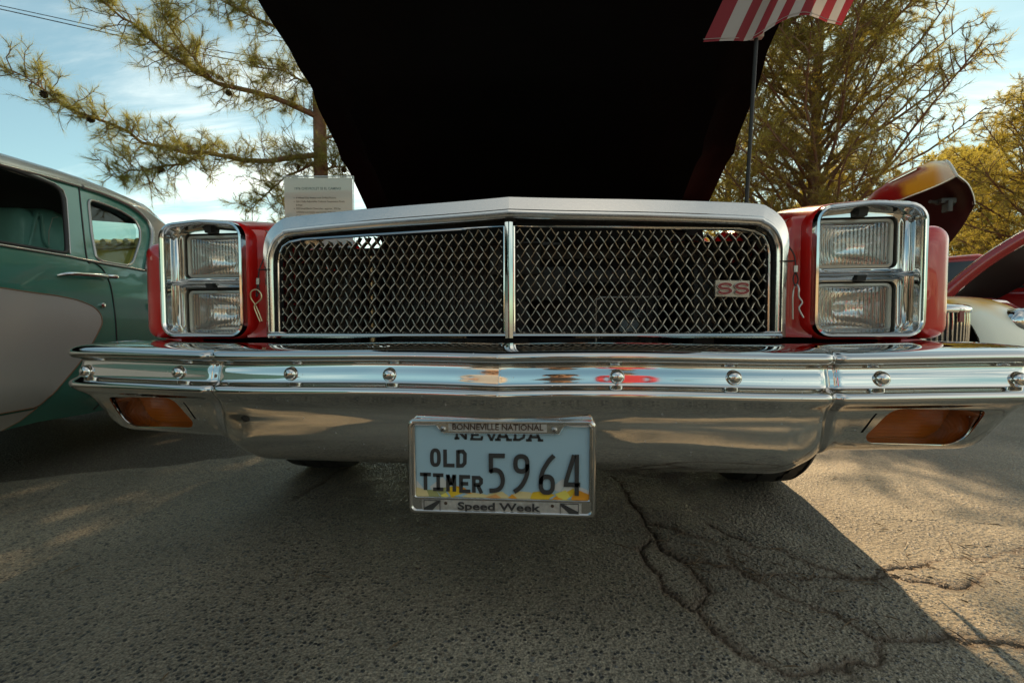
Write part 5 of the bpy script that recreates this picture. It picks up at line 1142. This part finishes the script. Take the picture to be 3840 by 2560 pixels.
# dry needles and grit gathered along the cracks
V, Fc = [], []
for k in range(170):
    key = 'ABCEF'[k % 5]; pl_ = CR[key]; i = random.randrange(len(pl_)-1); f = random.random()
    x = pl_[i][0]*(1-f)+pl_[i+1][0]*f+random.gauss(0, .03); y = pl_[i][1]*(1-f)+pl_[i+1][1]*f+random.gauss(0, .03)
    if k % 3 == 0: x, y = random.uniform(-1.3, 1.3), random.uniform(-.5, .9)
    a = random.uniform(0, 6.28); l = random.uniform(.006, .028); c, s_ = math.cos(a)*l, math.sin(a)*l; n = len(V); w_ = .0007
    V += [(x-c-s_*w_/l, y-s_+c*w_/l, .0012), (x+c-s_*w_/l, y+s_+c*w_/l, .003), (x+c+s_*w_/l, y+s_-c*w_/l, .003), (x-c+s_*w_/l, y-s_-c*w_/l, .0012), (x, y, .0045)]
    Fc += [(n, n+1, n+4), (n+1, n+2, n+4), (n+2, n+3, n+4), (n+3, n, n+4)]
o = obj('fallen_needles', (V, Fc), mat('dry_needle', (.11, .07, .04), .8, ns=30, na=.5), None, None); o['kind'] = 'stuff'; o['label'] = 'dry brown pine needles scattered over the asphalt'

# ================================================================== what stands behind the camera (mirrored in the chrome)
parked('red_car', 'red sedan parked across the lane, mirrored in the left half of the bumper', (-2.6, -6.2, 0), R(172), RED2)
parked('white_car', 'white sedan parked across the lane, mirrored in the right half of the bumper', (3.6, -7.4, 0), R(188), mat('white_paint', (.62, .62, .60), .3, ns=4, na=.04, coat=.8))
tb = thing('tan_building', 'long tan flat-roofed building far behind the camera, mirrored in the chrome', 'building', (0, -38, 0))
obj('wall', box(-45, 40, -52, -38, -.05, 4.2), mat('tan_stucco', (.38, .30, .21), .9, ns=2, na=.12), tb, None); obj('parapet', box(-45.2, 40.2, -52.2, -37.8, 4.2, 4.55), mat('brown_parapet', (.18, .10, .06), .8, ns=3, na=.2), tb, None)
for k in range(11):
    x = -40+k*7.5; f_ = obj('window_frame', box(x-1.5, x+1.5, -38, -37.93, 1.0, 2.9), GREYP, tb, None); obj('window_pane', box(x-1.4, x+1.4, -37.93, -37.9, 1.1, 2.8), DGL, f_, None)
pine('round pine far behind the camera, mirrored in the chrome', (9, -22, 0), 5.5, 2.6, 71, .14, per=2, nl=.25, wd_=.03, group='pines behind the camera', ntuft=5)

# onlookers
SKIN = mat('skin', (.42, .24, .16), .55, ns=20, na=.08); SHOE = mat('white_shoe', (.6, .6, .58), .6, ns=40, na=.06)
def person(label, loc, rz, shirt, pants, crouch=False, h=1.75):
    t = thing('person', label, 'person', loc, rz, 'onlookers behind the camera'); k = h/1.75
    if not crouch:
        J = {'pel': (0, 0, .95), 'sp': (0, -.01, 1.12), 'ch': (0, 0, 1.32), 'nk': (0, .0, 1.47), 'hd0': (0, .01, 1.53), 'hd': (0, .02, 1.64), 'hdt': (0, .01, 1.72)}
        legs = {s: [(s*.09, 0, .90), (s*.11, .02, .50), (s*.12, -.02, .09), (s*.13, .13, .03)] for s in (1, -1)}
        arms = {s: [(s*.17, 0, 1.40), (s*.22, -.03, 1.15), (s*.16, .16, 1.02), (s*.08, .22, 1.05)] for s in (1, -1)}
    else:
        J = {'pel': (0, -.18, .40), 'sp': (0, -.10, .56), 'ch': (0, .0, .74), 'nk': (0, .06, .88), 'hd0': (0, .08, .92), 'hd': (0, .10, 1.02), 'hdt': (0, .09, 1.10)}
        legs = {s: [(s*.10, -.15, .36), (s*.20, .22, .46), (s*.17, -.02, .09), (s*.19, .13, .03)] for s in (1, -1)}
        arms = {s: [(s*.17, .0, .80), (s*.24, .18, .62), (s*.14, .38, .70), (s*.06, .42, .72)] for s in (1, -1)}
    rad = {'pel': .15, 'sp': .14, 'ch': .165, 'nk': .06, 'hd0': .06, 'hd': .098, 'hdt': .075}
    V, E, Rr, Mt = [], [], [], []
    idx = {}
    for n_, p in J.items(): idx[n_] = len(V); V.append(p); Rr.append(rad[n_])
    ks = list(J); E += [(idx[a], idx[b]) for a, b in zip(ks[:-1], ks[1:])]
    for s in (1, -1):
        pr = idx['pel']
        for p, r_ in zip(legs[s], (.095, .068, .05, .042)): V.append(p); Rr.append(r_); E.append((pr, len(V)-1)); pr = len(V)-1
        pr = idx['ch']
        for p, r_ in zip(arms[s], (.065, .048, .036, .034)): V.append(p); Rr.append(r_); E.append((pr, len(V)-1)); pr = len(V)-1
    me = bpy.data.meshes.new('body'); me.from_pydata([tuple(c*k for c in p) for p in V], E, []); o = bpy.data.objects.new('body', me); tmp.objects.link(o)
    m1 = o.modifiers.new('s', 'SKIN'); m2 = o.modifiers.new('d', 'SUBSURF'); m2.levels = 2
    for i, r_ in enumerate(Rr): me.skin_vertices[0].data[i].radius = (r_*k, r_*k*.85)
    me.skin_vertices[0].data[0].use_root = True
    dg = bpy.context.evaluated_depsgraph_get(); dg.update(); nm_ = bpy.data.meshes.new_from_object(o.evaluated_get(dg)); bpy.data.objects.remove(o)
    for m_ in (SKIN, shirt, pants, SHOE): nm_.materials.append(m_)
    zn = J['nk'][2]*k; zpl = J['pel'][2]*k
    for p in nm_.polygons:
        c = p.center; p.use_smooth = True; hand = any((Vector(arms[s][3])*k-c).length < .10 for s in (1, -1))
        lg = min(min((Vector(legs[s][i]).lerp(Vector(legs[s][i+1]), f)*k-c).length for i in range(2) for f in (0, .25, .5, .75, 1)) for s in (1, -1)) < .13*k
        p.material_index = 3 if c.z < .10*k else 0 if (c.z > zn or hand) else (2 if (lg or c.z < zpl+.04) else 1)
    b_ = link('body', nm_, t, False)
    hc = Vector(J['hd'])*k; hv_, hf2 = revolve([(.02, .098), (.05, .104), (.09, .09), (.115, .05), (.122, 0)], (hc.x, hc.y-.012, hc.z-.02), 'Z', 20)
    obj('hair', (hv_, hf2), BLK, t, 60, False)
    for s in (1, -1):
        obj('ear', revolve([(-.01, 0), (-.008, .018), (.008, .022), (.012, 0)], (s*.095*k, hc.y, hc.z-.03), 'X', 10), SKIN, b_, 60, False)
        obj('eye', revolve([(.0, 0), (-.004, .009), (-.012, .011)], (s*.034*k, hc.y+.092*k, hc.z-.01), 'Y', 10), INK, b_, 60, False)
    obj('nose', loft([[(-.012, hc.y+.085, hc.z-.005), (.012, hc.y+.085, hc.z-.005), (0, hc.y+.095, hc.z+.0)], [(-.018, hc.y+.085, hc.z-.045), (.018, hc.y+.085, hc.z-.045), (0, hc.y+.118, hc.z-.042)]], True, True, True), SKIN, b_, 40, False)
    return t
CL = lambda n_, c: mat(n_, c, .85, ns=30, na=.15)
ph = person('crouching photographer in dark shirt behind the camera, mirrored in the bumper', (.30, -1.75, 0), 0, CL('charcoal_shirt', (.035, .035, .04)), CL('dark_jeans', (.03, .035, .05)), True)
person('standing onlooker in red shirt behind the camera, mirrored right of the bumper centre', (1.0, -2.9, 0), R(10), CL('red_shirt', (.42, .03, .05)), CL('khaki_shorts', (.25, .2, .13)))
person('standing onlooker in grey shirt and black trousers, mirrored low in the left of the bumper', (-.75, -2.7, 0), R(-12), CL('grey_shirt', (.3, .3, .31)), CL('black_trousers', (.02, .02, .02)))
person('standing onlooker in pale shirt with white shoes, mirrored low beside the plate', (-.25, -3.1, 0), R(-5), CL('pale_shirt', (.5, .45, .4)), CL('blue_shorts', (.06, .09, .16)))
for c_ in list(tmp.objects): bpy.data.objects.remove(c_)
COL.children.unlink(tmp); bpy.data.collections.remove(tmp)
